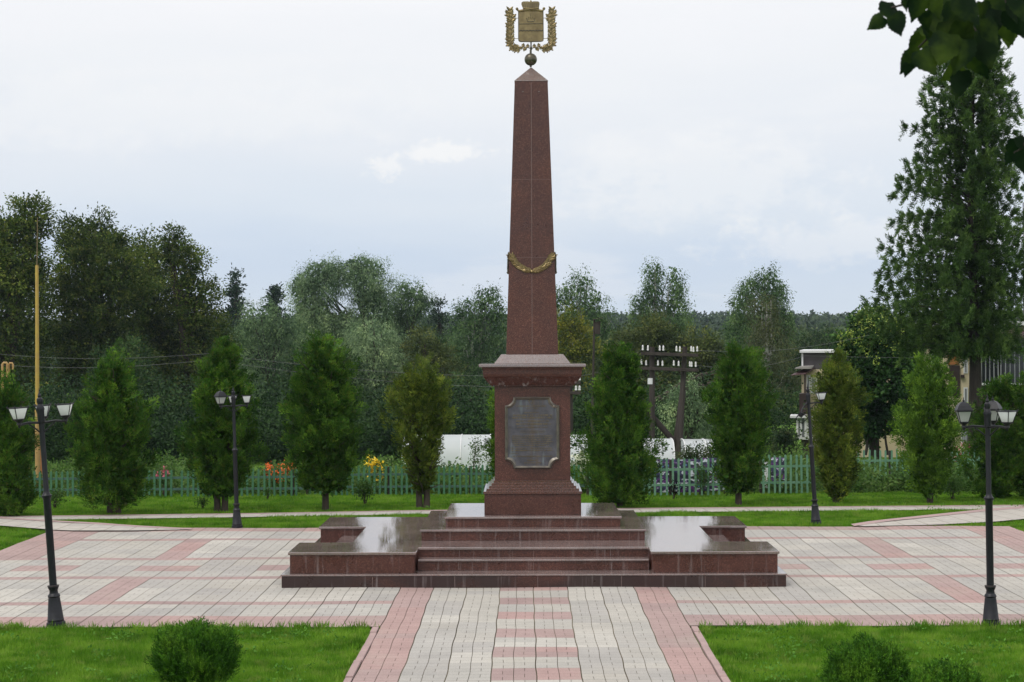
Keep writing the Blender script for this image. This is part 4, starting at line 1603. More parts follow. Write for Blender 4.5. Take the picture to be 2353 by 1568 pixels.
def tree(name, px, D, lobes, mat, label, group, leaf=.14, cluster=.5, dens=1.0, per=44, droop=0.0, bark='bark', trunk_r=.2, trunk_top=None, aspect=.6, seed=0, depth=None, spread=.6, gap=0.0, extra=None):
    """lobes: (px, py, rx, ry) ellipses of the crown as seen, at depth D"""
    if D >= 68:                       # the woods beyond the garden stand well back, so their trees are tall
        D, leaf, cluster, droop, trunk_r = D * 1.6, leaf * 1.6, cluster * 1.6, droop * 1.6, trunk_r * 1.6
        extra = [(a_, b_, c_, d_, e_ * 1.6) for a_, b_, c_, d_, e_ in extra] if extra else None
    base = gx(px, D)
    k = mpp(D)
    r = np.random.default_rng(500 + seed)
    rr = random.Random(900 + seed)
    root = empty(name, base, label, 'tree', group)
    cens = []
    bt = MB()
    tops = [at(l[0], l[1] - l[3] * .3, D) - base for l in lobes]
    topz = max(t.z for t in tops)
    tt = max(tops, key=lambda t: t.z)
    bt.tube([(0, 0, -.3), (rr.uniform(-.1, .1), 0, topz * .3), (tt.x * .5, 0, topz * .62), (tt.x, 0, topz)], [trunk_r, trunk_r * .8, trunk_r * .5, trunk_r * .08], 8)
    if extra:
        for (xa, ya, xb, yb, rad) in extra:
            pa, pb = at(xa, ya, D) - base, at(xb, yb, D) - base
            pa.y = pb.y = -.3
            limb(bt, pa, pb, rad, rad * .6, 6, 0, .05, rr)
    allV, allC = [], []
    for li, (lx, ly, rx, ry) in enumerate(lobes):
        c = at(lx, ly, D) - base
        a, cz = rx * k, ry * k
        dy = (depth if depth else a) * .85
        c.y = rr.uniform(-.35, .35) * dy
        for q in range(3):
            s = Vector((c.x * .25, 0, max(.5, min(c.z * .6, topz * .6))))
            limb(bt, s, c + Vector((rr.uniform(-.6, .6) * a, rr.uniform(-.4, .4) * dy, rr.uniform(-.2, .6) * cz)), trunk_r * .35, .02, 6, .05, .12, rr)
        ncl = int(dens * 6.5 * (a * cz + a * dy * .5) / (cluster * cluster)) + 8
        d = unit(r.normal(0, 1, (ncl, 3)))
        rad = r.uniform(.35, 1.0, (ncl, 1)) ** .45
        rad = np.where(r.random((ncl, 1)) < .09, rad * r.uniform(1.03, 1.2, (ncl, 1)), rad)
        wobv = 1 + .15 * np.sin(d[:, :1] * 7 + li) + .12 * np.sin(d[:, 2:3] * 9 + li * 2)
        cc = np.array(c)[None] + d * rad * wobv * np.array([a, dy, cz])
        if gap:
            nz = smooth_noise(cc[:, 0], cc[:, 2], 1.1, seed + 3)
            cc = cc[nz > -1 + gap]; d = d[nz > -1 + gap]
        cens.append(cc)
        n = len(cc)
        m = n * per
        C = np.repeat(cc, per, axis=0)
        o = np.repeat(d, per, axis=0)
        off = r.normal(0, 1, (m, 3)) * np.array([1, 1, .75]) * cluster * .42
        if droop:
            off[:, 2] -= np.abs(r.normal(0, 1, m)) * droop
        P = C + off
        dirv = off / cluster * .8 + o * .6 + r.normal(0, .55, (m, 3)) + np.array([0, 0, -.9 if droop else .15])
        nn = np.array([0, 0, .75]) + unit(off) * .7 + o * .35 + r.normal(0, .28, (m, 3))
        allV.append(leaf_verts(P, dirv, nn, leaf * 1.0 * r.uniform(.7, 1.35, m), leaf * 1.0 * aspect * r.uniform(.7, 1.3, m)))
        lt = rr.uniform(.8, 1.25)
        allC.append(tints(lt * np.repeat(r.uniform(.6, 1.4, n), per)))
        nc = int(dens ** 2 * 170 * a * cz * (.12 / leaf) ** 2)
        dd = unit(r.normal(0, 1, (nc, 3))) * r.random((nc, 1)) ** .5 * .78
        Pc = np.array(c)[None] + dd * np.array([a, dy, cz])
        allV.append(leaf_verts(Pc, r.normal(0, 1, (nc, 3)), r.normal(0, 1, (nc, 3)), leaf * 1.7, leaf * 1.25))
        allC.append(tints(np.full(nc, lt * .9)))
    bt.build('trunk', M[bark], root, smooth=60)
    np_mesh('crown', np.concatenate(allV), 4, M[mat], root, colors=np.concatenate(allC))
    return root, cens


G1 = 'tall dark trees on the left'
tree('linden_tree', 20, 72, [(30, 600, 92, 108), (76, 500, 48, 50), (18, 545, 46, 56), (10, 760, 110, 180), (20, 980, 120, 110), (-80, 700, 90, 200)], 'linden', 'tallest dark tree at the far left, its ragged top rising above the yellow pole', G1, .12, .42, 1.4, seed=1, trunk_r=.3)
tree('linden_tree', 220, 76, [(205, 545, 80, 55), (250, 640, 110, 110), (180, 720, 100, 140), (240, 860, 120, 140), (230, 1010, 130, 80)], 'linden', 'dark olive tree, second from the left, round topped behind the broad thuja', G1, .12, .42, 1.4, seed=2, trunk_r=.3)
tree('linden_tree', 340, 80, [(320, 610, 75, 65), (345, 720, 100, 110), (360, 860, 110, 130), (350, 1000, 120, 80)], 'linden', 'dark olive tree in the middle of the left group between the two round tops', G1, .12, .42, 1.4, seed=3, trunk_r=.3)
tree('linden_tree', 430, 78, [(395, 560, 26, 34), (425, 600, 45, 40), (440, 695, 62, 80), (465, 800, 72, 95), (450, 930, 100, 110)], 'linden', 'olive tree with a narrow leaf tuft on top, rightmost of the left group', G1, .12, .42, 1.4, seed=4, trunk_r=.3)
tree('linden_tree', 300, 68, [(290, 900, 90, 110), (330, 1000, 90, 80), (200, 1000, 80, 80)], 'shade_tree', 'low blue-green tree in front of the left group behind the rear of the broad thuja', G1, .12, .40, 1.0, seed=5, trunk_r=.22)
tree('spruce_tree', 541, 120, [(541, 655, 7, 22), (541, 690, 14, 26), (541, 725, 20, 30), (541, 770, 26, 40)], 'spruce', 'small pointed spruce top right of the dark left trees', 'distant spruce tops', .2, .5, .8, seed=6)
tree('spruce_tree', 633, 125, [(633, 675, 8, 18), (633, 700, 14, 25), (633, 740, 22, 40)], 'spruce', 'tiny spruce top between the two grey-green willows', 'distant spruce tops', .2, .5, .8, seed=7)
G2 = 'grey-green willows in the middle distance'
tree('willow_tree', 620, 95, [(600, 740, 65, 60), (655, 760, 55, 60), (570, 800, 50, 90), (640, 850, 90, 90), (620, 960, 100, 90)], 'willow_dark', 'low rounded grey-green willow next to the dark left trees', G2, .12, .5, 1.0, aspect=.35, droop=.35, seed=8, bark='bark_dark')
tree('willow_tree', 845, 100, [(745, 635, 62, 45), (830, 630, 72, 52), (855, 690, 50, 50), (700, 665, 42, 48), (720, 730, 60, 60), (790, 760, 60, 60)], 'willow', 'largest spreading grey-green willow left of the obelisk', G2, .12, .45, 1.7, aspect=.35, droop=.4, seed=9, bark='bark_dark', trunk_r=.2, extra=[(845, 790, 835, 700, .16)])
tree('willow_tree', 925, 102, [(940, 680, 55, 42), (900, 720, 45, 40), (970, 700, 32, 28), (920, 770, 40, 35)], 'willow_dark', 'small airy willow leaning right towards the obelisk', G2, .12, .45, 1.3, aspect=.35, droop=.4, seed=10, bark='bark_dark', trunk_r=.16, extra=[(925, 800, 970, 700, .16), (905, 800, 880, 690, .15)])
tree('willow_tree', 860, 88, [(860, 775, 75, 48), (830, 830, 80, 60), (900, 850, 70, 60), (870, 930, 110, 80)], 'willow', 'pale low willow bush in front of the large willow', G2, .12, .45, 1.0, aspect=.4, droop=.25, seed=11)
tree('alder_tree', 745, 84, [(740, 850, 90, 60), (700, 930, 90, 80), (800, 960, 90, 90), (620, 1010, 110, 60)], 'shade_tree', 'dark green tree below the willows behind the thick-trunked thuja', 'dark trees behind the garden', .13, .42, 1.0, seed=12)
tree('dead_spruce', 1010, 100, [(1008, 715, 14, 22), (1010, 760, 22, 40), (1012, 820, 26, 50)], 'spruce', 'dark thin spruce with bare branches left of the obelisk', 'dark trees behind the garden', .14, .4, .35, seed=13, bark='bark_dark', trunk_r=.3)
G3 = 'birches in the middle distance'
tree('birch_tree', 1088, 92, [(1120, 690, 38, 38), (1075, 715, 34, 38), (1140, 730, 34, 50), (1060, 790, 60, 70), (1120, 820, 60, 80), (1070, 900, 60, 60)], 'birch', 'birch with a white forked stem immediately left of the obelisk', G3, .12, .45, .85, aspect=.5, droop=.35, seed=14, bark='birch_bark', trunk_r=.14, extra=[(1088, 960, 1086, 745, .11), (1090, 830, 1108, 790, .05)])
tree('maple_tree', 985, 86, [(975, 800, 40, 45), (1010, 850, 50, 60), (960, 900, 60, 60), (1060, 960, 90, 70)], 'olive', 'olive brown tree between the pale willow bush and the forked birch', 'dark trees behind the garden', .13, .42, .95, seed=15)
tree('alder_tree', 1060, 80, [(1060, 930, 70, 60), (1000, 980, 70, 50), (1110, 990, 60, 50), (900, 1010, 80, 50)], 'shade_tree', 'dark undergrowth tree behind the long greenhouse', 'dark trees behind the garden', .13, .42, 1.0, seed=16)
tree('birch_tree', 1325, 96, [(1335, 650, 30, 38), (1300, 690, 30, 45), (1365, 700, 30, 45), (1330, 740, 55, 60), (1385, 760, 35, 60), (1340, 820, 60, 60), (1275, 700, 18, 40)], 'birch', 'drooping birch immediately right of the obelisk', G3, .12, .42, .8, aspect=.45, droop=.5, seed=17, bark='birch_bark', trunk_r=.16)
tree('maple_tree', 1310, 82, [(1310, 750, 32, 40), (1325, 800, 45, 50), (1300, 850, 50, 60), (1340, 900, 60, 60), (1310, 960, 70, 50)], 'maple_yellow', 'yellowing maple half hidden by the right side of the obelisk', 'maples turning yellow', .13, .4, .9, seed=18)
tree('birch_tree', 1510, 98, [(1505, 630, 28, 40), (1550, 640, 24, 36), (1500, 690, 40, 50), (1555, 700, 36, 50), (1470, 710, 26, 36), (1520, 760, 70, 60), (1470, 790, 40, 50), (1520, 830, 90, 60)], 'birch', 'twin-topped birch, tallest tree right of the obelisk', G3, .12, .42, .85, aspect=.45, droop=.5, seed=19, bark='birch_bark', trunk_r=.2)
tree('maple_tree', 1480, 84, [(1490, 765, 50, 40), (1450, 810, 60, 55), (1540, 800, 50, 50), (1470, 880, 70, 60), (1400, 900, 60, 70)], 'olive', 'olive maple behind the insulators of the double telegraph pole', 'maples turning yellow', .13, .4, .95, seed=20)
tree('maple_tree', 1610, 83, [(1610, 800, 45, 45), (1650, 840, 50, 50), (1590, 880, 60, 60), (1620, 960, 60, 60)], 'olive', 'olive maple right of the double telegraph pole', 'maples turning yellow', .13, .4, .95, seed=21)
tree('birch_tree', 1755, 100, [(1765, 645, 34, 38), (1725, 665, 30, 34), (1700, 700, 30, 34), (1790, 680, 24, 34), (1770, 730, 50, 50), (1700, 760, 40, 50), (1805, 740, 24, 40)], 'birch', 'dark green round-topped birch far right of the obelisk behind the brown birch', G3, .12, .42, .95, aspect=.5, droop=.3, seed=22, bark='birch_bark', trunk_r=.2)
tree('birch_tree', 1762, 90, [(1760, 710, 40, 52), (1770, 780, 55, 60), (1740, 850, 65, 60), (1800, 880, 60, 60), (1760, 950, 80, 60)], 'birch_brown', 'thin brownish birch with white stems in front of the round-topped birch', G3, .11, .42, .75, aspect=.5, droop=.4, seed=23, bark='birch_bark', trunk_r=.12, extra=[(1757, 850, 1760, 700, .06), (1765, 830, 1755, 720, .05), (1772, 800, 1770, 690, .04)])
tree('alder_tree', 1880, 120, [(1880, 800, 60, 40), (1850, 850, 70, 60), (1920, 830, 50, 60), (1870, 930, 90, 70)], 'shade_tree', 'dark bush-like tree behind the flat roof with the white edge', 'dark trees behind the garden', .15, .5, .9, seed=24)
tree('willow_tree', 1575, 65, [(1580, 905, 42, 40), (1600, 950, 45, 50), (1550, 950, 40, 50), (1580, 1000, 60, 40)], 'willow', 'small round grey willow bush behind the foot of the double telegraph pole', G2, .10, .38, .9, aspect=.4, droop=.15, seed=25)
tree('alder_tree', 1440, 78, [(1360, 960, 60, 60), (1450, 960, 60, 60), (1650, 960, 60, 70), (1700, 880, 60, 80), (1810, 960, 60, 60), (1790, 1030, 50, 50)], 'shade_tree', 'dark green trees behind the dense thuja right of the pedestal', 'dark trees behind the garden', .13, .42, .95, seed=26)
tree('alder_tree', 560, 76, [(520, 980, 90, 80), (640, 1020, 90, 60), (420, 1020, 90, 60), (740, 1030, 70, 45), (300, 1050, 90, 40)], 'shade_tree', 'low dark shady tree closing the garden behind the rear left lamp post', 'dark trees behind the garden', .13, .42, 1.0, seed=27)
root, cens = tree('chestnut_tree', 2010, 66, [(2005, 755, 50, 42), (2055, 790, 50, 50), (1965, 800, 40, 40), (2010, 860, 80, 70), (2040, 940, 70, 60), (1990, 970, 55, 50), (2090, 830, 30, 50)], 'chestnut', 'dark round tree with pale yellow-green seed clusters right of the flat-roofed house', 'chestnut', .14, .36, 1.1, seed=28, bark='bark_dark', trunk_r=.22, aspect=.75,
                  extra=[(1985, 1045, 1995, 960, .06), (2010, 1045, 2005, 960, .05), (2035, 1045, 2030, 960, .05)])
del root['group']
r = np.random.default_rng(77)
P = np.concatenate(cens[:4] + cens[6:])
o = P[:, 2] - P[:, 2].mean()
sel = P[(o + r.normal(0, .5, len(P))) > .35]
sel = sel[r.permutation(len(sel))[:170]]
C = np.repeat(sel, 22, axis=0)
off = r.normal(0, 1, C.shape) * np.array([.07, .07, .12])
np_mesh('seed_cluster', leaf_verts(C + off + np.array([0, -.25, .1]), r.normal(0, 1, C.shape), r.normal(0, 1, C.shape) + np.array([0, 0, 1]), .09, .06), 4, M['pale_seed'], root)


# ------------------------------------------------------------------ larch
def larch():
    D = 58.0
    base = gx(2236, D)
    k = mpp(D)
    root = empty('larch_tree', base, 'very tall airy larch with hanging sprays rising over the right side of the view', 'tree')
    r = np.random.default_rng(31)
    rr = random.Random(31)
    H = at(2240, 85, D).z - base.z
    b = MB()
    def zc(py): return (at(2236, py, D) - base).z
    tx = lambda z: .25 * math.sin(z * .5) * .3 + (2240 - 2236) * k * z / H
    pts = [(tx(z), 0, z) for z in [-.3 + (H + .3) * i / 14 for i in range(15)]]
    b.tube(pts, [.26 - .245 * i / 14 for i in range(15)], 10)
    # outline: half widths left/right against picture height
    oy = [85, 130, 200, 300, 400, 500, 600, 660, 720, 780, 830]
    wl2 = [30, 78, 120, 145, 160, 195, 225, 262, 240, 140, 40]
    wr2 = [30, 66, 84, 110, 125, 135, 130, 125, 125, 110, 40]
    V, TT = [], []
    nb = 250
    for i in range(nb):
        f = i / nb
        py = 100 + (800 - 100) * (f ** .85)
        z0 = zc(py)
        a = i * 2.399 + rr.uniform(-.3, .3)
        ca, sa = math.cos(a), math.sin(a)
        wx = np.interp(py, oy, wl2 if ca < 0 else wr2) * k
        L = math.hypot(wx * ca, wx * .8 * sa) * rr.uniform(.72, 1.06)
        rise = .32 if py < 450 else .12
        p0 = Vector((tx(z0), 0, z0 - L * .35))
        n = max(5, int(L / .32))
        pp, rd = [], []
        for q in range(n + 1):
            t = q / n
            pp.append(p0 + Vector((ca * L * t, sa * L * t * .9, L * (rise + .45) * t - L * .50 * t * t + rr.uniform(-.03, .03))))
            rd.append(max(.005, .034 * (1 - t) * min(1, L / 2)))
        b.tube(pp, rd, 5)
        # sprays of foliage hanging from the limb
        for q in range(1, n + 1):
            t = q / n
            if t < .06: continue
            c0 = pp[q]
            for h in range(5):
                m = 42
                ss = rr.uniform(.3, .75)
                side = rr.uniform(-.35, .35)
                dr = np.array([-sa * side + ca * .35, ca * side + sa * .35, rr.uniform(-.5, .75)])
                u = np.sort(r.random(m))
                Pt = np.array(c0)[None] + dr[None] * (u * ss)[:, None]
                Pt[:, 2] -= (u ** 2) * .22 * ss
                Pt += r.normal(0, .024, (m, 3))
                dv = r.normal(0, .42, (m, 3)) + dr[None] * 1.0 + np.array([ca * .3, sa * .3, .25])
                V.append(leaf_verts(Pt, dv, r.normal(0, 1, (m, 3)), r.uniform(.08, .17, m), .026))
                TT.append(np.full(m, rr.uniform(.6, 1.45)))
    b.build('trunk', M['bark_dark'], root, smooth=60)
    np_mesh('crown', np.concatenate(V), 4, M['larch'], root, colors=tints(np.concatenate(TT)))


larch()


# ------------------------------------------------------------------ distant woods
def woods():
    r = np.random.default_rng(41)
    V, TT = [], []
    def put(X, D, h, conif, w):
        z0 = gz(X, D)
        m = 46 if D > 450 else 90
        t = r.random(m) ** (.8 if conif else .7)
        wid = w * ((1 - t) * .9 + .06 if conif else np.sqrt(np.maximum(1 - (t * 1.5 - .5) ** 2, .05)))
        th = r.uniform(0, 2 * np.pi, m)
        rad = np.sqrt(r.random(m)) * wid
        P = np.stack([X + np.cos(th) * rad, D - CY + np.sin(th) * rad, z0 + t * h], 1)
        s = (.9 if D > 450 else .55) * r.uniform(.7, 1.3, m)
        V.append(leaf_verts(P, r.normal(0, 1, (m, 3)), r.normal(0, .4, (m, 3)) + np.array([0, -.3, 1]), s * 1.5, s))
        TT.append(np.full(m, (.6 if conif else 1.0) * r.uniform(.6, 1.5)))
    for i in range(4200):
        D = 330 + 560 * r.random() ** .9
        X = r.uniform(-.34, .34) * D
        conif = r.random() < .22
        put(X, D, r.uniform(7, 9.6) * (1.08 if conif else 1.0), conif, r.uniform(1.6, 2.3) if conif else r.uniform(3, 4.6))
    for i in range(900):
        D = r.uniform(120, 330)
        X = r.uniform(.33, .95) * D * r.choice([-1, 1])
        if X > 0 and D < 150: continue
        put(X, D, r.uniform(6.5, 11), False, r.uniform(2.8, 4.6))
    for i in range(1600):
        D = 330 + 560 * r.random() ** .9
        X = r.uniform(.34, .44) * D * r.choice([-1, 1])
        put(X, D, r.uniform(7, 9.6), r.random() < .22, r.uniform(3, 4.6))
    for i in range(700):
        D = r.uniform(190, 330)
        X = r.uniform(-.34, .34) * D
        put(X, D, r.uniform(5.5, 8.5), False, r.uniform(2.4, 3.8))
    o = np_mesh('distant_woods', np.concatenate(V), 4, M['forest'], colors=tints(np.concatenate(TT)))
    tag(o, 'distant mixed forest covering the low hills on the horizon', 'forest', kind='stuff')


woods()


# ================================================================== FENCES
def fence(name, px0, px1, D0, D1, top0, top1, mat, label, spacing=.145, seed=0, low=0.0, post_every=2.2, post_mat='old_wood'):
    p0, p1 = gx(px0, D0), gx(px1, D1)
    root = empty(name, p0, label, 'fence')
    rr = random.Random(seed)
    L = (p1 - p0).length
    dirx = (p1 - p0).normalized()
    ang = math.atan2(dirx.y, dirx.x)
    h0 = at(px0, top0, D0).z - p0.z
    h1 = at(px1, top1, D1).z - p1.z
    b = MB()
    n = int(L / spacing)
    for i in range(n):
        s = (i + .5) * spacing + rr.uniform(-.012, .012)
        t = s / L
        q = p0.lerp(p1, t)
        gz_ = gz(q.x, q.y + CY)
        if rr.random() < .02: continue
        h = (h0 + (h1 - h0) * t) * (1 + rr.uniform(-.03, .02))
        c = q - p0
        w = .028
        lean = rr.uniform(-.012, .012)
        zb = gz_ - p0.z + .02
        zt = zb + h
        x0, y0 = c.x, c.y
        ca, sa = math.cos(ang), math.sin(ang)
        def pt(u, v, z, l=0): return (x0 + (u + l) * ca - v * sa, y0 + (u + l) * sa + v * ca, z)
        vs = [pt(-w, -.034, zb), pt(w, -.034, zb), pt(w, -.018, zb), pt(-w, -.018, zb),
              pt(-w, -.034, zt - .03, lean), pt(w, -.034, zt - .03, lean), pt(w, -.018, zt - .03, lean), pt(-w, -.018, zt - .03, lean),
              pt(0, -.034, zt, lean), pt(0, -.018, zt, lean)]
        b.add(vs, [(3, 2, 1, 0), (0, 1, 5, 4), (1, 2, 6, 5), (2, 3, 7, 6), (3, 0, 4, 7), (4, 5, 8), (6, 7, 9), (5, 6, 9, 8), (7, 4, 8, 9)])
    b.build('picket_panel', M[mat], root)
    for f in (.30, .72):
        r_ = MB()
        a = Vector((0, 0, h0 * f)); c = (p1 - p0) + Vector((0, 0, h1 * f))
        u = Vector((-math.sin(ang), math.cos(ang), 0)) * .016
        z = Vector((0, 0, .03))
        vs = [a - u - z, a + u - z, a + u + z, a - u + z, c - u - z, c + u - z, c + u + z, c - u + z]
        r_.add(vs, [(0, 3, 2, 1), (4, 5, 6, 7), (0, 1, 5, 4), (1, 2, 6, 5), (2, 3, 7, 6), (3, 0, 4, 7)])
        r_.build('rail', M['fence_rail'] if mat == 'fence_green' else M[mat], root)
    k = 0.0
    while k < L:
        q = p0.lerp(p1, k / L) - p0
        zz = gz(q.x + p0.x, q.y + p0.y + CY) - p0.z
        m_ = MB()
        m_.box(q.x - .035, q.x + .035, q.y + .02, q.y + .09, zz - .1, zz + (h0 + (h1 - h0) * k / L) * .98)
        m_.build('post', M[post_mat], root)
        k += post_every
    return root


fence('picket_fence', -90, 700, 46.2, 46.4, 1086, 1078, 'fence_green', 'blue-green picket fence left of the monument behind the left thujas', seed=1)
fence('picket_fence', 705, 1345, 46.8, 47.0, 1073, 1068, 'fence_green', 'green picket fence passing behind the pedestal in front of the greenhouses', seed=2)
fence('picket_fence', 1350, 1660, 46.2, 46.2, 1060, 1053, 'fence_pale', 'taller pale green picket fence with printed sheets hung behind it', seed=3, spacing=.155)
fence('picket_fence', 1748, 1872, 47.0, 47.2, 1048, 1046, 'fence_pale', 'short pale green picket fence between the white boards and the broken lamp post', seed=4, spacing=.15)
fence('picket_fence', 1876, 2420, 50.0, 51.0, 1036, 1030, 'fence_pale', 'weathered pale green picket fence running to the right edge under the larch', seed=5, spacing=.165)

# printed sheets behind the fence
def sheet(px0, px1, top, bot, D, label, mat='printed_sheet'):
    p0, p1 = at(px0, bot, D), at(px1, bot, D)
    z1 = at(px0, top, D).z
    b = MB()
    b.box(0, p1.x - p0.x, 0, .02, 0, z1 - p0.z)
    n = 6
    o = b.build('banner', M[mat], loc=p0, bevel=.004)
    for i in range(2):
        c = MB()
        x = .04 + i * (p1.x - p0.x - .08)
        c.box(x - .02, x + .02, .022, .06, gz(p0.x, D) - p0.z - .1, z1 - p0.z + .01)
        c.build('support', M['old_wood'], o)
    tag(o, label, 'banner')
    return o


sheet(1502, 1612, 1056, 1132, 46.6, 'long dark purple and black printed sheet behind the pale green pickets')
sheet(1614, 1668, 1053, 1128, 46.7, 'narrower dark printed sheet with orange and white marks at the foot of the columnar thuja')
sheet(1772, 1806, 1052, 1122, 47.6, 'small purple printed sheet behind the short fence left of the broken lamp post')
sheet(1752, 1765, 1062, 1122, 47.6, 'narrow pale board behind the pickets right of the columnar thuja', 'white_paint')
sheet(2002, 2024, 1060, 1098, 51.5, 'bright blue board behind the weathered fence', 'blue_board') if False else None

# ================================================================== POLES, WIRES
def simple_thing(b, name, mat, loc, label, cat, group=None, smooth=None, bevel=None):
    o = b.build(name, mat, loc=loc, smooth=smooth, bevel=bevel)
    tag(o, label, cat, group)
    return o


# yellow mast
D = 47.5
p = gx(86, D)
h1 = at(86, 500, D).z - p.z
dx = at(89, 500, D).x - at(86, 1100, D).x
root = empty('yellow_mast', p, 'tall thin yellow and ochre metal mast behind the left fence', 'mast')
zj = at(86, 610, D).z - p.z
zk = at(86, 945, D).z - p.z
b = MB(); b.tube([(0, 0, -.2), (0, 0, zk)], .066, 12); b.build('lower_pipe', M['ochre_paint'], root, smooth=40)
b = MB(); b.tube([(0, 0, zk + .001), (0, 0, zj)], [.058, .045], 12); b.tube([(0, 0, zk - .03), (0, 0, zk + .03)], .072, 12); b.build('upper_pipe', M['yellow_paint'], root, smooth=40)
b = MB(); b.tube([(0, 0, zj + .001), (.02, 0, h1)], [.014, .010], 8); b.build('rod', M['rod_paint'], root, smooth=40)
# gas pipes at the left edge
D = 49.0
p = gx(14, D)
root = empty('gas_pipe', p, 'ochre gas pipe bent into two loops above the leftmost thuja', 'pipe')
def zz_(py): return at(14, py, D).z - p.z
def xx_(px): return at(px, 900, D).x - p.x
b = MB()
b.tube([(xx_(6), 0, -.1), (xx_(6), 0, zz_(850)), (xx_(6), 0, zz_(838)), (xx_(9), 0, zz_(834)), (xx_(15), 0, zz_(834)), (xx_(17), 0, zz_(838)), (xx_(17), 0, zz_(870))], .035, 10)
b.build('pipe_loop', M['ochre_paint'], root, smooth=50)
b = MB()
b.tube([(xx_(19), .08, -.1), (xx_(19), .08, zz_(838)), (xx_(21), .08, zz_(835)), (xx_(26), .08, zz_(835)), (xx_(28), .08, zz_(839)), (xx_(28), .08, zz_(850))], .03, 10)
b.build('pipe_loop', M['ochre_paint'], root, smooth=50)
p = gx(65, 47.0)
b = MB()
b.tube([(0, 0, -.1), (0, 0, .95), (-.05, 0, 1.08), (-.25, 0, 1.15), (-.4, 0, 1.1)], .04, 10)
simple_thing(b, 'gas_riser', M['ochre_paint'], p, 'short ochre pipe stub with a bent top between the leftmost thuja and the yellow mast', 'pipe', smooth=50)
p = gx(97, 48.0)
b = MB(); b.tube([(0, 0, -.1), (0, 0, 1.5)], .055, 10)
simple_thing(b, 'pipe_stub', M['orange_panel'], p, 'orange-brown pipe standing close behind the yellow mast', 'pipe', smooth=50)


def insulator(b, x, y, z, s=1.0):
    b.lathe([(.012 * s, -.05), (.04 * s, -.04), (.045 * s, .0), (.03 * s, .02), (.04 * s, .05), (.035 * s, .10), (.018 * s, .14), (0, .15)], 10, (x, y, z))


# double telegraph pole
D = 62.0
base = gx(1560, D)
root = empty('telegraph_pole', base, 'weathered double telegraph pole with two crossarms full of white insulators', 'utility pole')
def lx(px): return at(px, 800, D).x - base.x
def lz(py): return at(1540, py, D).z - base.z
b = MB(); b.tube([(lx(1556), 0, -.3), (lx(1574), 0, lz(797))], [.125, .085], 12); b.build('post', M['old_wood'], root, smooth=60)
b = MB(); b.tube([(lx(1548), .5, -.3), (lx(1570), .2, lz(900))], [.17, .11], 12); b.build('prop', M['old_wood'], root, smooth=60)
b = MB(); b.tube([(lx(1497), -.05, -.3), (lx(1498), -.05, lz(797))], [.115, .09], 12); b.build('post', M['old_wood'], root, smooth=60)
b = MB(); b.tube([(lx(1555), .25, lz(1022)), (lx(1496), .1, lz(955)), (lx(1470), .0, lz(915))], .11, 10); b.build('brace', M['bark_dark'], root, smooth=60)
b = MB(); b.tube([(lx(1494.8), -.05, lz(883)), (lx(1494.8), -.05, lz(869))], .112, 14); b.build('white_band', M['white_paint'], root, smooth=60)
for (ya, yb, ins_) in ((812, 817, [1476, 1488, 1515, 1523, 1553, 1561, 1587, 1592, 1601]), (846, 851, [1473, 1484, 1511, 1521, 1547, 1558, 1584, 1588, 1597])):
    b = MB()
    a_, c_ = Vector((lx(1472), -.2, lz(ya))), Vector((lx(1603), -.2, lz(yb)))
    u = Vector((0, .07, 0)); z = Vector((0, 0, .058))
    vs = [a_ - u - z, a_ + u - z, a_ + u + z, a_ - u + z, c_ - u - z, c_ + u - z, c_ + u + z, c_ - u + z]
    b.add(vs, [(0, 3, 2, 1), (4, 5, 6, 7), (0, 1, 5, 4), (1, 2, 6, 5), (2, 3, 7, 6), (3, 0, 4, 7)])
    arm = b.build('crossarm', M['old_wood'], root, bevel=.01)
    for px in ins_:
        t = (px - 1472) / 131.0
        b = MB()
        q = a_.lerp(c_, t)
        insulator(b, q.x, q.y + random.uniform(-.05, .05), q.z + .15 + random.uniform(0, .03), .85)
        b.build('insulator', M['porcelain'], arm, smooth=50)
# second pole behind the pedestal
D = 66.0
base = gx(1309, D)
root = empty('telegraph_pole', base, 'single telegraph pole partly hidden by the right edge of the pedestal', 'utility pole')
def lx(px): return at(px, 800, D).x - base.x
def lz(py): return at(1309, py, D).z - base.z
b = MB(); b.tube([(0, 0, -.3), (0, 0, lz(868))], [.15, .12], 12); b.build('post', M['old_wood'], root, smooth=60)
for y in (880, 903):
    b = MB(); b.box(lx(1285), lx(1334), -.22, -.1, lz(y) - .06, lz(y) + .06); arm = b.build('crossarm', M['old_wood'], root, bevel=.01)
    for px in (1290, 1297, 1323, 1331):
        b = MB(); insulator(b, lx(px), -.16, lz(y) + .14, 1.2); b.build('insulator', M['porcelain'], arm, smooth=50)
# nesting box on a leaning pole
D = 60.0
base = gx(1358, D)
root = empty('nesting_box', base, 'wooden bird box with a sloping lid on a thin grey pole right of the obelisk', 'bird box')
def lx(px): return at(px, 800, D).x - base.x
def lz(py): return at(1360, py, D).z - base.z
b = MB(); b.tube([(0, 0, -.2), (lx(1366), 0, lz(733))], [.055, .035], 10); b.build('pole', M['old_wood'], root, smooth=50)
b = MB(); b.prism_y([(lx(1367), lz(768)), (lx(1379), lz(769)), (lx(1380), lz(738)), (lx(1367), lz(740))], -.12, .14); b.build('box', M['old_wood'], root, bevel=.006)
b = MB(); b.prism_y([(lx(1363.5), lz(737)), (lx(1385.5), lz(731)), (lx(1385.5), lz(729)), (lx(1363.5), lz(735))], -.2, .2); b.build('lid', M['old_wood'], root, bevel=.004)
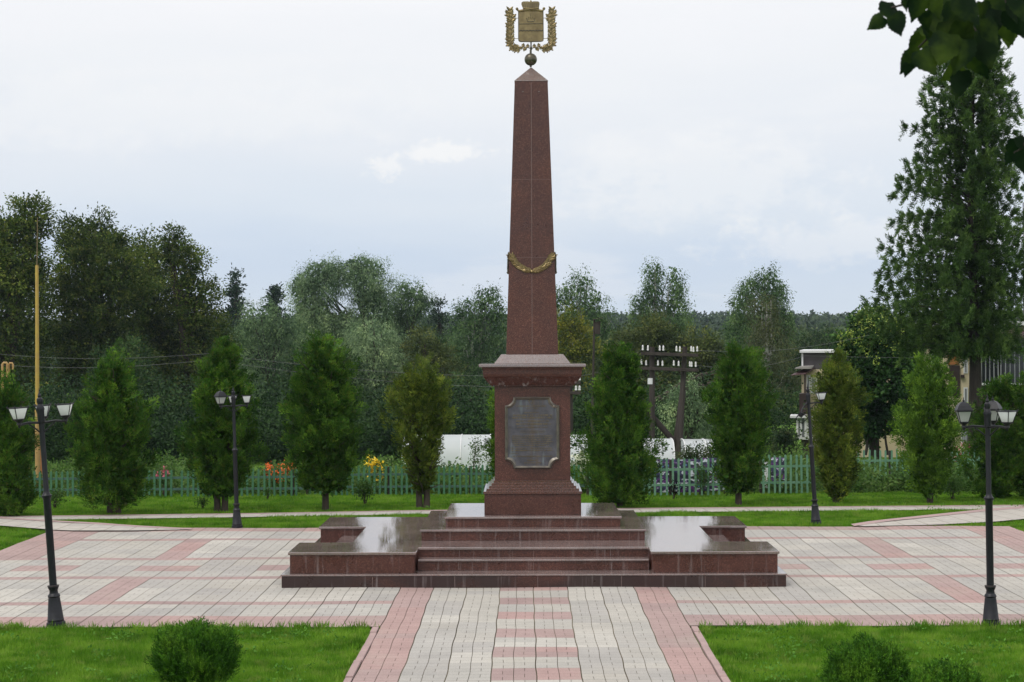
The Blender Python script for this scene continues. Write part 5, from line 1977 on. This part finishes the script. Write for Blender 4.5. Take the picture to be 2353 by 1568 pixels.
# wires
def wire(pts, label, r=.005):
    P = [at(x, y, d) for x, y, d in pts]
    q = []
    for i in range(len(P) - 1):
        for k in range(10):
            t = k / 10
            v = P[i].lerp(P[i + 1], t)
            v.z -= .25 * math.sin(math.pi * t)
            q.append(v)
    q.append(P[-1])
    b = MB(); b.tube([v - P[0] for v in q], r, 5)
    simple_thing(b, 'overhead_wire', M['wire'], P[0], label, 'wire', 'overhead wires')


M['wire'] = simple('wire', (.20, .20, .21), rough=.5)
wire([(-100, 805, 64), (480, 813, 64), (1290, 866, 66)], 'upper overhead wire left of the obelisk crossing the willows')
wire([(-100, 832, 64), (480, 828, 64), (1290, 893, 66)], 'lower overhead wire left of the obelisk crossing the willows')
wire([(1297, 868, 66), (1476, 803, 62)], 'short overhead wire from the single pole to the double telegraph pole')
wire([(1601, 806, 62), (2000, 770, 64), (2700, 740, 66)], 'upper overhead wire right of the double telegraph pole')
wire([(1597, 840, 62), (1850, 818, 64), (2600, 790, 66)], 'lower overhead wire right of the double telegraph pole')


# ================================================================== GREENHOUSES
def greenhouse(px0, px1, top, D, label, rib_px=None, h=2.0, w=2.6):
    zt = at(px0, top, D).z
    x0, x1 = at(px0, top, D).x, at(px1, top, D).x
    zb = gz((x0 + x1) / 2, D)
    root = empty('greenhouse', ((x0 + x1) / 2, D - CY, zb), label, 'greenhouse', 'white tunnel greenhouses')
    H = zt - zb
    L = (x1 - x0) / 2
    def arc(n=18, s=1.0):
        out = []
        for i in range(n + 1):
            a = math.pi * i / n
            c, s_ = math.cos(a), math.sin(a)
            out.append((-w / 2 * (abs(c) ** .7) * (1 if c > 0 else -1) * s, H * (abs(s_) ** .62) * s))
        return out
    A = arc()
    b = MB()
    n = len(A)
    vs = [(-L, y, z) for y, z in A] + [(L, y, z) for y, z in A]
    b.add(vs, [(i, i + 1, n + i + 1, n + i) for i in range(n - 1)])
    b.build('cover', M['polycarbonate'], root, smooth=60)
    for s in (-1, 1):
        b = MB()
        b.add([(s * (L - .01), y * .985, z * .985) for y, z in A], [tuple(range(n))])
        b.build('end_wall', M['polycarbonate'], root)
    k = max(2, int(round(2 * L / 1.0)))
    for i in range(k + 1):
        x = -L + 2 * L * i / k
        b = MB()
        b.tube([(x, y * 1.006, z * 1.006) for y, z in A], .022, 6)
        b.build('rib', M['white_paint'], root, smooth=60)
    b = MB(); b.box(-L, L, -w / 2 - .03, -w / 2 + .03, -.1, .12); b.build('sill', M['old_wood'], root)


greenhouse(930, 1127, 1000, 62, 'long white tunnel greenhouse left of the pedestal', h=2)
greenhouse(1215, 1346, 1000, 62, 'white tunnel greenhouse showing a rounded end just right of the pedestal')
greenhouse(1440, 1543, 1009, 60, 'white tunnel greenhouse ending just left of the leaning double telegraph pole')
greenhouse(1568, 1664, 1010, 61.2, 'rearmost white tunnel greenhouse right of the double telegraph pole, half hidden by shrubs')


# ================================================================== HOUSES on the right
def house_left():
    D = 74.0
    base = gx(1842, D)
    root = empty('apartment_house', base, rz=R(-10), label= 'cream house with white roof edge, brown awning and white glazed balcony behind the brownish thuja', cat='building')
    def X(px): return at(px, 900, D).x - base.x
    def Z(py): return at(1900, py, D).z - base.z
    f = 0.0
    b = MB(); b.box(X(1842), X(2150), 0, 9, -.4, Z(849)); b.build('wall', M['cream_wall'], root, bevel=.01)
    b = MB(); b.box(X(1845.5), X(2150), .05, 9, Z(848.9), Z(813)); b.build('attic_wall', M['grey_panel'], root)
    b = MB(); b.box(X(1842), X(1846), -.02, .049, Z(848.9), Z(812)); b.build('corner_strip', M['white_paint'], root)
    b = MB(); b.box(X(1838), X(2150), -.25, 9.2, Z(811), Z(805)); b.build('roof', M['white_paint'], root, bevel=.01)
    b = MB(); b.prism_y([(X(1828), Z(847)), (X(1866), Z(847)), (X(1870), Z(840)), (X(1842), Z(841)), (X(1829), Z(845))], -1.4, -.003); b.build('balcony_canopy', M['concrete'], root, bevel=.01)
    # sloping awning
    b = MB()
    b.add([(X(1820), -1.5, Z(860)), (X(1852), -1.5, Z(857)), (X(1872), -.1, Z(845)), (X(1848), -.1, Z(847)),
           (X(1820), -1.5, Z(862)), (X(1852), -1.5, Z(859)), (X(1872), -.1, Z(847)), (X(1848), -.1, Z(849))],
          [(0, 1, 2, 3), (7, 6, 5, 4), (0, 4, 5, 1), (1, 5, 6, 2), (2, 6, 7, 3), (3, 7, 4, 0)])
    b.build('awning', M['awning'], root)
    b = MB()
    b.tube([(X(1851), -1.45, Z(858)), (X(1851), -1.45, Z(902))], .04, 6)
    for i in range(5):
        b.tube([(X(1848 + i * 4), -1.3 + .25 * i, Z(859 - i * 2)), (X(1850 + i * 4), -.05, Z(862 - i * 2.5))], .025, 6)
    b.build('awning_frame', M['dark_panel'], root)
    def win(x0, x1, y0, y1):
        b = MB(); b.box(X(x0), X(x1), -.03, -.004, Z(y1), Z(y0)); w = b.build('window', M['white_paint'], root)
        b = MB(); b.box(X(x0) + .06, X(x1) - .06, -.045, -.031, Z(y1) + .06, Z(y0) - .06); b.build('pane', M['curtain'], w)
    win(1853, 1862, 862, 900); win(1862.6, 1877, 868, 905); win(1900, 1925, 870, 905); win(1975, 2000, 880, 915); win(2020, 2045, 880, 915); win(2080, 2105, 870, 915); win(1900, 1930, 950, 1000); win(1985, 2010, 1000, 1030)
    b = MB(); b.box(X(1838), X(1858), -1.3, -.002, Z(948), Z(903)); b.build('balcony', M['dark_panel'], root, bevel=.01)
    b = MB(); b.box(X(1836), X(1866), -1.4, -.002, Z(954.5), Z(949)); b.build('balcony_slab', M['concrete'], root, bevel=.01)
    # white glazed loggia
    b = MB()
    x0, x1, z0, z1 = X(1831), X(1868), Z(1001), Z(957)
    for xa in (x0, x0 + (x1 - x0) * .22, x0 + (x1 - x0) * .5):
        b.box(xa, xa + .09, -1.45, -1.35, z0, z1)
    b.box(x0 - .02, x1, -1.46, -1.34, z0 - .09, z0 - .001); b.box(x0 - .25, x1, -1.6, -.01, z1 + .001, z1 + .09)
    b.box(x1 - .08, x1, -1.45, -1.35, z0, z1)
    g = b.build('loggia_frame', M['white_paint'], root)
    b = MB(); b.box(x0 + .02, x0 + (x1 - x0) * .5, -1.34, -1.30, z0, z1); b.build('pane', M['curtain'], g)
    b = MB(); b.box(x0 + (x1 - x0) * .5 + .1, x1 - .09, -1.42, -1.345, z0, z1); b.build('loggia_panel', M['white_paint'], root)
    b = MB(); b.box(X(1842), X(1862), -1.2, -.002, -.3, Z(1006)); b.build('porch', M['dark_panel'], root, bevel=.01)


house_left()


def house_right():
    D = 66.0
    base = gx(2150, D)
    root = empty('apartment_block', base, rz=R(-13), label= 'cream apartment block with dark glazed loggias and orange panels behind the larch', cat='building')
    def X(px): return at(px, 900, D).x - base.x
    def Z(py): return at(2250, py, D).z - base.z
    b = MB(); b.box(X(2118), X(2560), 0, 10, -.5, Z(750)); b.build('wall', M['cream_wall'], root, bevel=.01)
    b = MB(); b.box(X(2108), X(2570), -.5, 10.3, Z(749), Z(741)); b.build('roof', M['concrete'], root, bevel=.01)
    b = MB(); b.box(X(2106), X(2572), -.55, -.505, Z(749), Z(740)); b.build('gutter', M['white_paint'], root)
    def panel(x0, x1, y0, y1, mat, name, d=.04):
        b = MB(); b.box(X(x0), X(x1), -d, -.003, Z(y1), Z(y0)); return b.build(name, M[mat], root)
    panel(2178, 2202, 800, 838, 'orange_panel', 'panel', .06)
    panel(2180, 2204, 840, 910, 'dark_panel', 'panel', .07)
    panel(2118, 2150, 752, 800, 'dark_panel', 'panel', .05)
    for (x0, x1, y0, y1) in ((2140, 2158, 808, 845), (2212, 2222, 800, 858), (2212, 2222, 890, 930), (2140, 2160, 945, 1000), (2206, 2224, 985, 1020), (2170, 2190, 960, 1010)):
        w = panel(x0, x1, y0, y1, 'white_paint', 'window', .03)
        b = MB(); b.box(X(x0) + .05, X(x1) - .05, -.046, -.0305, Z(y1) + .05, Z(y0) - .05); b.build('pane', M['curtain'], w)
    b = MB(); b.box(X(2206), X(2214), -.12, -.003, Z(868), Z(861)); b.build('bracket', M['dark_panel'], root)
    # upper loggias, two bays
    for (xa, xb) in ((2250, 2286), (2292, 2372), (2378, 2460)):
        b = MB(); b.box(X(xa), X(xb), -1.2, -.004, Z(878), Z(770)); lg = b.build('loggia', M['dark_glass'], root)
        n = int((xb - xa) / 9)
        b = MB()
        for i in range(n + 1):
            x = X(xa) + (X(xb) - X(xa)) * i / n
            b.box(x - .018, x + .018, -1.26, -1.201, Z(878), Z(790))
        b.box(X(xa), X(xb), -1.262, -1.261, Z(800), Z(797))
        b.build('mullion', M['curtain'], lg)
        b = MB(); b.box(X(xa) - .05, X(xb) + .05, -1.32, -1.203, Z(883), Z(878.5)); b.build('sill', M['white_paint'], lg)
        b = MB(); b.box(X(xa), X(xb), -1.2, -.004, Z(935), Z(883.5)); b.build('parapet', M['dark_panel'], lg)
    b = MB()
    b.add([(X(2320), -1.7, Z(778)), (X(2400), -1.7, Z(770)), (X(2400), -.6, Z(752)), (X(2320), -.6, Z(766)), (X(2320), -1.7, Z(780)), (X(2400), -1.7, Z(772)), (X(2400), -.6, Z(754)), (X(2320), -.6, Z(768))],
          [(0, 1, 2, 3), (7, 6, 5, 4), (0, 4, 5, 1), (1, 5, 6, 2), (2, 6, 7, 3), (3, 7, 4, 0)])
    b.build('awning', M['awning'], root)
    # roof railing of thin rods
    b = MB()
    for i in range(14):
        x = X(2322 + i * 9)
        b.tube([(x, -.2, Z(741)), (x, -.2, Z(640))], .012, 5)
    for i in range(12):
        z = Z(735 - i * 8.5)
        b.tube([(X(2322), -.18, z), (X(2440), -.18, z)], .009, 5)
    b.tube([(X(2345), -.1, Z(741)), (X(2345), -.1, Z(470))], .02, 6)
    b.build('roof_railing', M['old_wood'], root)


house_right()

# low stone wall at the right
p = gp(2200, 1122)
b = MB()
for i in range(9):
    x = i * .16
    b.lathe([(.02, -.06), (.09, -.04), (.11, .02), (.08, .08), (.02, .10)], 8, (x, random.uniform(-.04, .04), random.uniform(-.01, .03)))
simple_thing(b, 'stone_edging', M['stone'], p, 'low row of pale stones on the slope beside the dark right-hand thuja', 'stones', smooth=30)


# ================================================================== SMALL PLANTS
def plant(name, p, H, Wd, mat, label, n=900, leaf=.07, group=None, stems=5, seed=0, cat='shrub', flower=None, nfl=0, flsize=.05, airy=False):
    r = np.random.default_rng(700 + seed)
    rr = random.Random(seed)
    root = empty(name, p, label, cat, group)
    b = MB()
    tips = []
    for i in range(stems):
        a = rr.uniform(0, 6.28)
        q = Vector((math.cos(a) * Wd * .35 * rr.random(), math.sin(a) * Wd * .35 * rr.random(), H * rr.uniform(.6, .97)))
        limb(b, (0, 0, -.05), q, .014, .004, 5, 0, .15, rr)
        tips.append(q)
    b.build('stem', M['bark'], root)
    T = np.array([list(t) for t in tips])
    idx = r.integers(0, len(T), n)
    f = r.uniform(.25, 1.0, n) ** (.6)
    C = T[idx] * f[:, None] + r.normal(0, 1, (n, 3)) * np.array([Wd * .2, Wd * .2, H * .08])
    V = leaf_verts(C, r.normal(0, 1, (n, 3)) + np.array([0, 0, .4]), r.normal(0, .7, (n, 3)) + np.array([0, 0, 1]), leaf * r.uniform(.6, 1.4, n), leaf * .55)
    np_mesh('leaves', V, 4, M[mat], root)
    if flower:
        for i in range(nfl):
            t = tips[i % len(tips)]
            c = Vector((t.x * 1.1 + rr.uniform(-.4, .4) * Wd, t.y - Wd * .2, t.z * rr.uniform(.82, 1.05)))
            m = 40
            P = np.array(list(c))[None] + r.normal(0, 1, (m, 3)) * flsize * np.array([.5, .5, .9 if flower in ('fl_orange', 'fl_yellow') else .45])
            np_mesh('flower', leaf_verts(P, r.normal(0, 1, (m, 3)), r.normal(0, 1, (m, 3)), flsize * .8, flsize * .6), 4, M[flower], root)
    return root


SG = 'young shrubs on the rear lawn'
plant('young_shrub', gp(838, 1160), .75, .55, 'garden', 'young leafy shrub on a stick between the thick-trunked and the olive thuja', 700, .07, SG, seed=1)
plant('young_shrub', gp(1612, 1140), .85, .5, 'garden', 'young shrub in front of the printed sheet left of the columnar thuja', 700, .06, SG, seed=2)
plant('young_shrub', gp(465, 1172), .35, .35, 'garden', 'small low shrub left of the trunk behind the rear left lamp post', 250, .05, SG, seed=3)
plant('young_shrub', gp(1548, 1148), .55, .35, 'olive', 'thin reddish young shrub in front of the pale green pickets', 220, .05, SG, seed=4)
plant('young_shrub', gp(2190, 1150), .6, .6, 'garden', 'bushy young shrub on the rear lawn right of the bright thuja', 600, .06, SG, seed=5)
plant('young_shrub', gp(615, 1150), .4, .25, 'garden', 'tiny sapling right of the rear left lamp post in front of the fence', 150, .05, SG, seed=6)
plant('young_shrub', gp(125, 1170), .5, .6, 'garden', 'low bushy shrub at the foot of the yellow mast', 500, .06, SG, seed=7)
plant('apple_sapling', gx(1095, 50), 1.55, .5, 'garden', 'slender sapling standing out against the long white greenhouse', 420, .07, seed=8, stems=4)
plant('garden_shrub', gx(1650, 52), 1.35, 1.3, 'linden_green', 'leafy garden shrub covering the rearmost greenhouse', 2600, .08, seed=9, stems=9)
plant('garden_shrub', gx(1590, 52), 1.2, .9, 'linden_green', 'garden shrub around the foot of the double telegraph pole', 1800, .08, seed=10, stems=8)
plant('garden_shrub', gx(1802, 58), 1.7, 1.0, 'linden_green', 'tall garden shrub just left of the white glazed balcony', 3200, .10, seed=19, stems=10)
FG = 'flower clumps behind the fence'
plant('lily_clump', gx(628, 47.6), .85, .55, 'garden', 'clump of orange flowers showing through the green pickets', 500, .08, FG, 6, 11, 'flowers', 'fl_orange', 9, .09)
plant('lily_clump', gx(668, 47.8), .9, .3, 'garden', 'few orange flowers just left of the thick-trunked thuja', 300, .08, FG, 4, 12, 'flowers', 'fl_orange', 4, .08)
plant('snapdragon_clump', gx(868, 47.9), .95, .45, 'garden', 'row of tall bright yellow flowers above the fence rail', 420, .08, FG, 6, 13, 'flowers', 'fl_yellow', 6, .13)
plant('hydrangea', gx(1330, 48.0), 1.05, .6, 'garden', 'bush with large creamy white flower heads right of the pedestal', 900, .09, FG, 8, 14, 'flowers', 'fl_white', 7, .17)
plant('coneflower_clump', gx(290, 47.6), 1.15, .6, 'garden', 'tall plants with small yellow flowers above the left fence', 500, .07, FG, 7, 15, 'flowers', 'fl_yellow', 4, .05)
plant('phlox_clump', gx(245, 47.4), 1.1, .7, 'garden', 'dusky pink flowers above the left fence beside the front left lamp post', 500, .07, FG, 7, 16, 'flowers', 'fl_pink', 8, .06)
plant('phlox_clump', gx(378, 46.9), .95, .3, 'garden', 'two dusky pink flower heads on the fence left of the rear left lamp', 200, .07, FG, 4, 17, 'flowers', 'fl_pink', 3, .08)
plant('phlox_clump', gx(2195, 52), 1.4, .7, 'garden', 'pink flowers under the white window beside the dark right-hand thuja', 500, .07, FG, 6, 18, 'flowers', 'fl_pink', 6, .07)


# mixed kitchen garden behind the fence, nobody could count it
def garden_cover():
    r = np.random.default_rng(55)
    V = []
    for i in range(2600):
        D = 47.2 + 11 * r.random() ** 1.3
        X = r.uniform(-.33, .33) * D
        h = r.uniform(.25, .85) * (1 + .4 * math.sin(X * 1.3) * math.sin(X * .37 + 2))
        if -3.9 < X < 1.6 or 3 < X < 5.8:
            h *= .75
        m = 46
        z0 = gz(X, D)
        P = np.stack([X + r.normal(0, .16, m), D - CY + r.normal(0, .16, m), z0 + h * r.random(m)], 1)
        V.append(leaf_verts(P, r.normal(0, 1, (m, 3)) + np.array([0, 0, .5]), r.normal(0, .7, (m, 3)) + np.array([0, -.3, 1]), r.uniform(.06, .15, m), .06))
    o = np_mesh('garden_vegetation', np.concatenate(V), 4, M['garden'])
    tag(o, 'mixed green vegetables and weeds filling the garden behind the fence', 'garden plants', kind='stuff')


garden_cover()


def undergrowth():
    r = np.random.default_rng(56)
    V = []
    for i in range(1500):
        D = r.uniform(67.5, 76)
        X = r.uniform(-.33, .30) * D
        if X > 10.0: continue
        h = r.uniform(1.4, 3.0) * (1 + .35 * math.sin(X * .9 + D))
        m = 110
        z0 = gz(X, D)
        P = np.stack([X + r.normal(0, .5, m), D - CY + r.normal(0, .4, m), z0 + h * r.random(m)], 1)
        V.append(leaf_verts(P, r.normal(0, 1, (m, 3)), r.normal(0, .7, (m, 3)) + np.array([0, -.3, 1]), r.uniform(.10, .2, m), .09))
    o = np_mesh('undergrowth', np.concatenate(V), 4, M['thicket'])
    tag(o, 'dark tangled undergrowth closing the far side of the garden', 'undergrowth', kind='stuff')


undergrowth()


# ------------------------------------------------------------------ globe thujas in the front grass
def globe(px, D, top, hwid, label, seed, squash=1.0):
    base = gx(px, D)
    k = mpp(D)
    H = at(px, top, D).z - base.z
    Rr = hwid * k
    r = np.random.default_rng(300 + seed)
    root = empty('globe_thuja', base, label, 'shrub', 'clipped globe thujas in the front grass')
    b = MB(); rr = random.Random(seed)
    for i in range(14):
        a = rr.uniform(0, 6.28)
        limb(b, (0, 0, -.05), (math.cos(a) * Rr * .6, math.sin(a) * Rr * .6, H * rr.uniform(.4, .85)), .02, .006, 4, 0, .1, rr)
    b.build('stem', M['bark'], root)
    n = 3300
    d = unit(r.normal(0, 1, (n, 3)))
    d[:, 2] = np.abs(d[:, 2]) * np.where(r.random(n) < .85, 1, -.6)
    rad = r.uniform(.45, 1, (n, 1)) ** .35
    lob = 1 + .06 * np.sin(d[:, :1] * 9 + seed) + .05 * np.sin(d[:, 2:] * 12)
    C = d * rad * lob * np.array([Rr * .95, Rr * .95, H * .52]) + np.array([0, 0, H * .44])
    per = 26
    m = n * per
    Cc = np.repeat(C, per, axis=0); o = np.repeat(d, per, axis=0)
    u = r.random((m, 1))
    axis = unit(np.repeat(d * .40 + np.array([0, 0, .9]) + r.normal(0, .25, (n, 3)), per, axis=0))
    lng = np.repeat(r.uniform(.05, .17, (n, 1)), per, axis=0)
    P = Cc + axis * u * lng + r.normal(0, .007, (m, 3))
    dv = axis + r.normal(0, .45, (m, 3))
    V = leaf_verts(P, dv, o + r.normal(0, .7, (m, 3)), r.uniform(.02, .042, m), .0085)
    np_mesh('crown', V, 4, M['thuja_globe'], root, colors=tints(np.repeat(r.uniform(.5, 1.5, n), per)))


globe(446, 18.3, 1446, 96, 'rounded dark green thuja bush in the front left grass', 1)
globe(1992, 16.6, 1482, 98, 'large rounded thuja bush at the bottom right edge of the view', 2)
globe(2172, 15.6, 1540, 92, 'lower thuja bush beside the large one at the bottom right', 3)


# ================================================================== LEAFY TWIG in front
def front_branch():
    root = empty('linden_branch', at(2250, -140, 5.6), 'dark leafy branch hanging into the top right corner close to the viewer', 'branch')
    o = root.location
    lv = [(2050, 30, 36, -95), (2015, 52, 24, -150), (2062, 55, 30, -60), (2108, 16, 32, -110), (2082, 6, 18, -80), (2150, 10, 30, -70), (2120, 88, 36, -120), (2105, 105, 30, -110),
          (2090, 142, 30, -130), (2085, 160, 16, -100), (2130, 140, 36, -70), (2165, 55, 46, -95), (2170, 110, 48, -100), (2200, 45, 48, -80), (2215, 90, 46, -90), (2225, 20, 40, -60),
          (2205, 125, 42, -110), (2265, 108, 48, -85), (2245, 140, 44, -70), (2205, 192, 34, -110), (2192, 168, 30, -140), (2275, 72, 36, -80), (2258, 25, 24, -95), (2292, 15, 38, -100),
          (2310, 60, 40, -70), (2318, 80, 28, -100), (2335, 50, 36, -60), (2345, 12, 36, -90), (2328, 28, 26, -90), (2180, 5, 40, -90), (2150, 75, 40, -100), (2240, 70, 44, -100), (2190, 80, 44, -80),
          (2335, 345, 30, -95), (2350, 372, 26, -80), (2322, 362, 20, -120), (2352, 330, 24, -60), (2130, 45, 26, -60), (2290, 45, 30, -110)]
    rr = random.Random(12)
    b = MB()
    tw = [[(2250, -140), (2240, -60), (2225, 0), (2210, 60), (2200, 130)], [(2240, -60), (2150, -30), (2080, 10), (2040, 20)], [(2225, 0), (2160, 60), (2110, 110)], [(2250, -140), (2300, -40), (2320, 30), (2330, 60)],
          [(2210, 40), (2260, 90), (2250, 130)], [(2420, 150), (2390, 260), (2350, 340), (2330, 352)], [(2250, -140), (2400, -60), (2420, 150)]]
    for t in tw:
        P = [at(x, y, 5.6) - o for x, y in t]
        b.tube(P, [.007 - .004 * i / (len(P) - 1) for i in range(len(P))], 6)
    b.build('twig', M['bark_dark'], root, smooth=60)
    for i, (x, y, s, ang) in enumerate(lv):
        D = 5.6 + rr.uniform(-.25, .25)
        c = at(x, y, D) - o
        S = s * .88 * mpp(D)
        a = R(ang + rr.uniform(-12, 12))
        # heart shaped leaf with a toothed edge and a drip tip, folded a little along its rib
        fold = rr.uniform(.10, .35)
        M_ = Matrix.Rotation(-a, 4, 'Y') @ Matrix.Rotation(rr.uniform(-.7, .7), 4, 'X') @ Matrix.Rotation(rr.uniform(-.5, .5), 4, 'Z')
        N = 15
        vs, fs = [], []
        curl = rr.uniform(.0, .3)
        for q in range(N):
            t = q / (N - 1)
            u = -.95 + 2.35 * t
            w = .92 * math.sin(math.pi * min(1, (t + .09) ** .62 * .97)) if t < .86 else .34 * ((1 - t) / .14) ** 1.4 * .9 + .0
            w = max(w, .0) * (1 + .05 * (1 if q % 2 else -1))
            back = -.16 * (1 - min(1, t / .12))
            for f in (-1, -.5, 0, .5, 1):
                hh = abs(f) * w * fold - curl * u * u * .35 + .04 * math.sin(u * 5 + f * 3 + i)
                vs.append(M_ @ Vector(((u + back * abs(f)) * S, hh * S, f * w * S)) + c)
        for q in range(N - 1):
            for k in range(4):
                e = q * 5 + k
                fs.append((e, e + 1, e + 6, e + 5))
        lb = MB()
        lb.add(vs, fs)
        lb.build('leaf', M['front_leaf'], root, smooth=80)


front_branch()

# ================================================================== HAZE
hz = MB()
hz.box(-445, 445, -50 - 10, 960 - CY + 8, -5.2, 46)
_m = bpy.data.materials.new('haze')
_m.use_nodes = True
_nt = _m.node_tree
_nt.nodes.clear()
_o = _nt.nodes.new('ShaderNodeOutputMaterial')
_v = _nt.nodes.new('ShaderNodeVolumePrincipled')
_v.inputs['Color'].default_value = (.72, .83, 1.0, 1)
_v.inputs['Density'].default_value = .00014
_v.inputs['Anisotropy'].default_value = .2
_nt.links.new(_v.outputs[0], _o.inputs['Volume'])
ho = hz.build('haze', _m)
tag(ho, kind='stuff', label='thin bluish haze over the whole place', cat='haze')
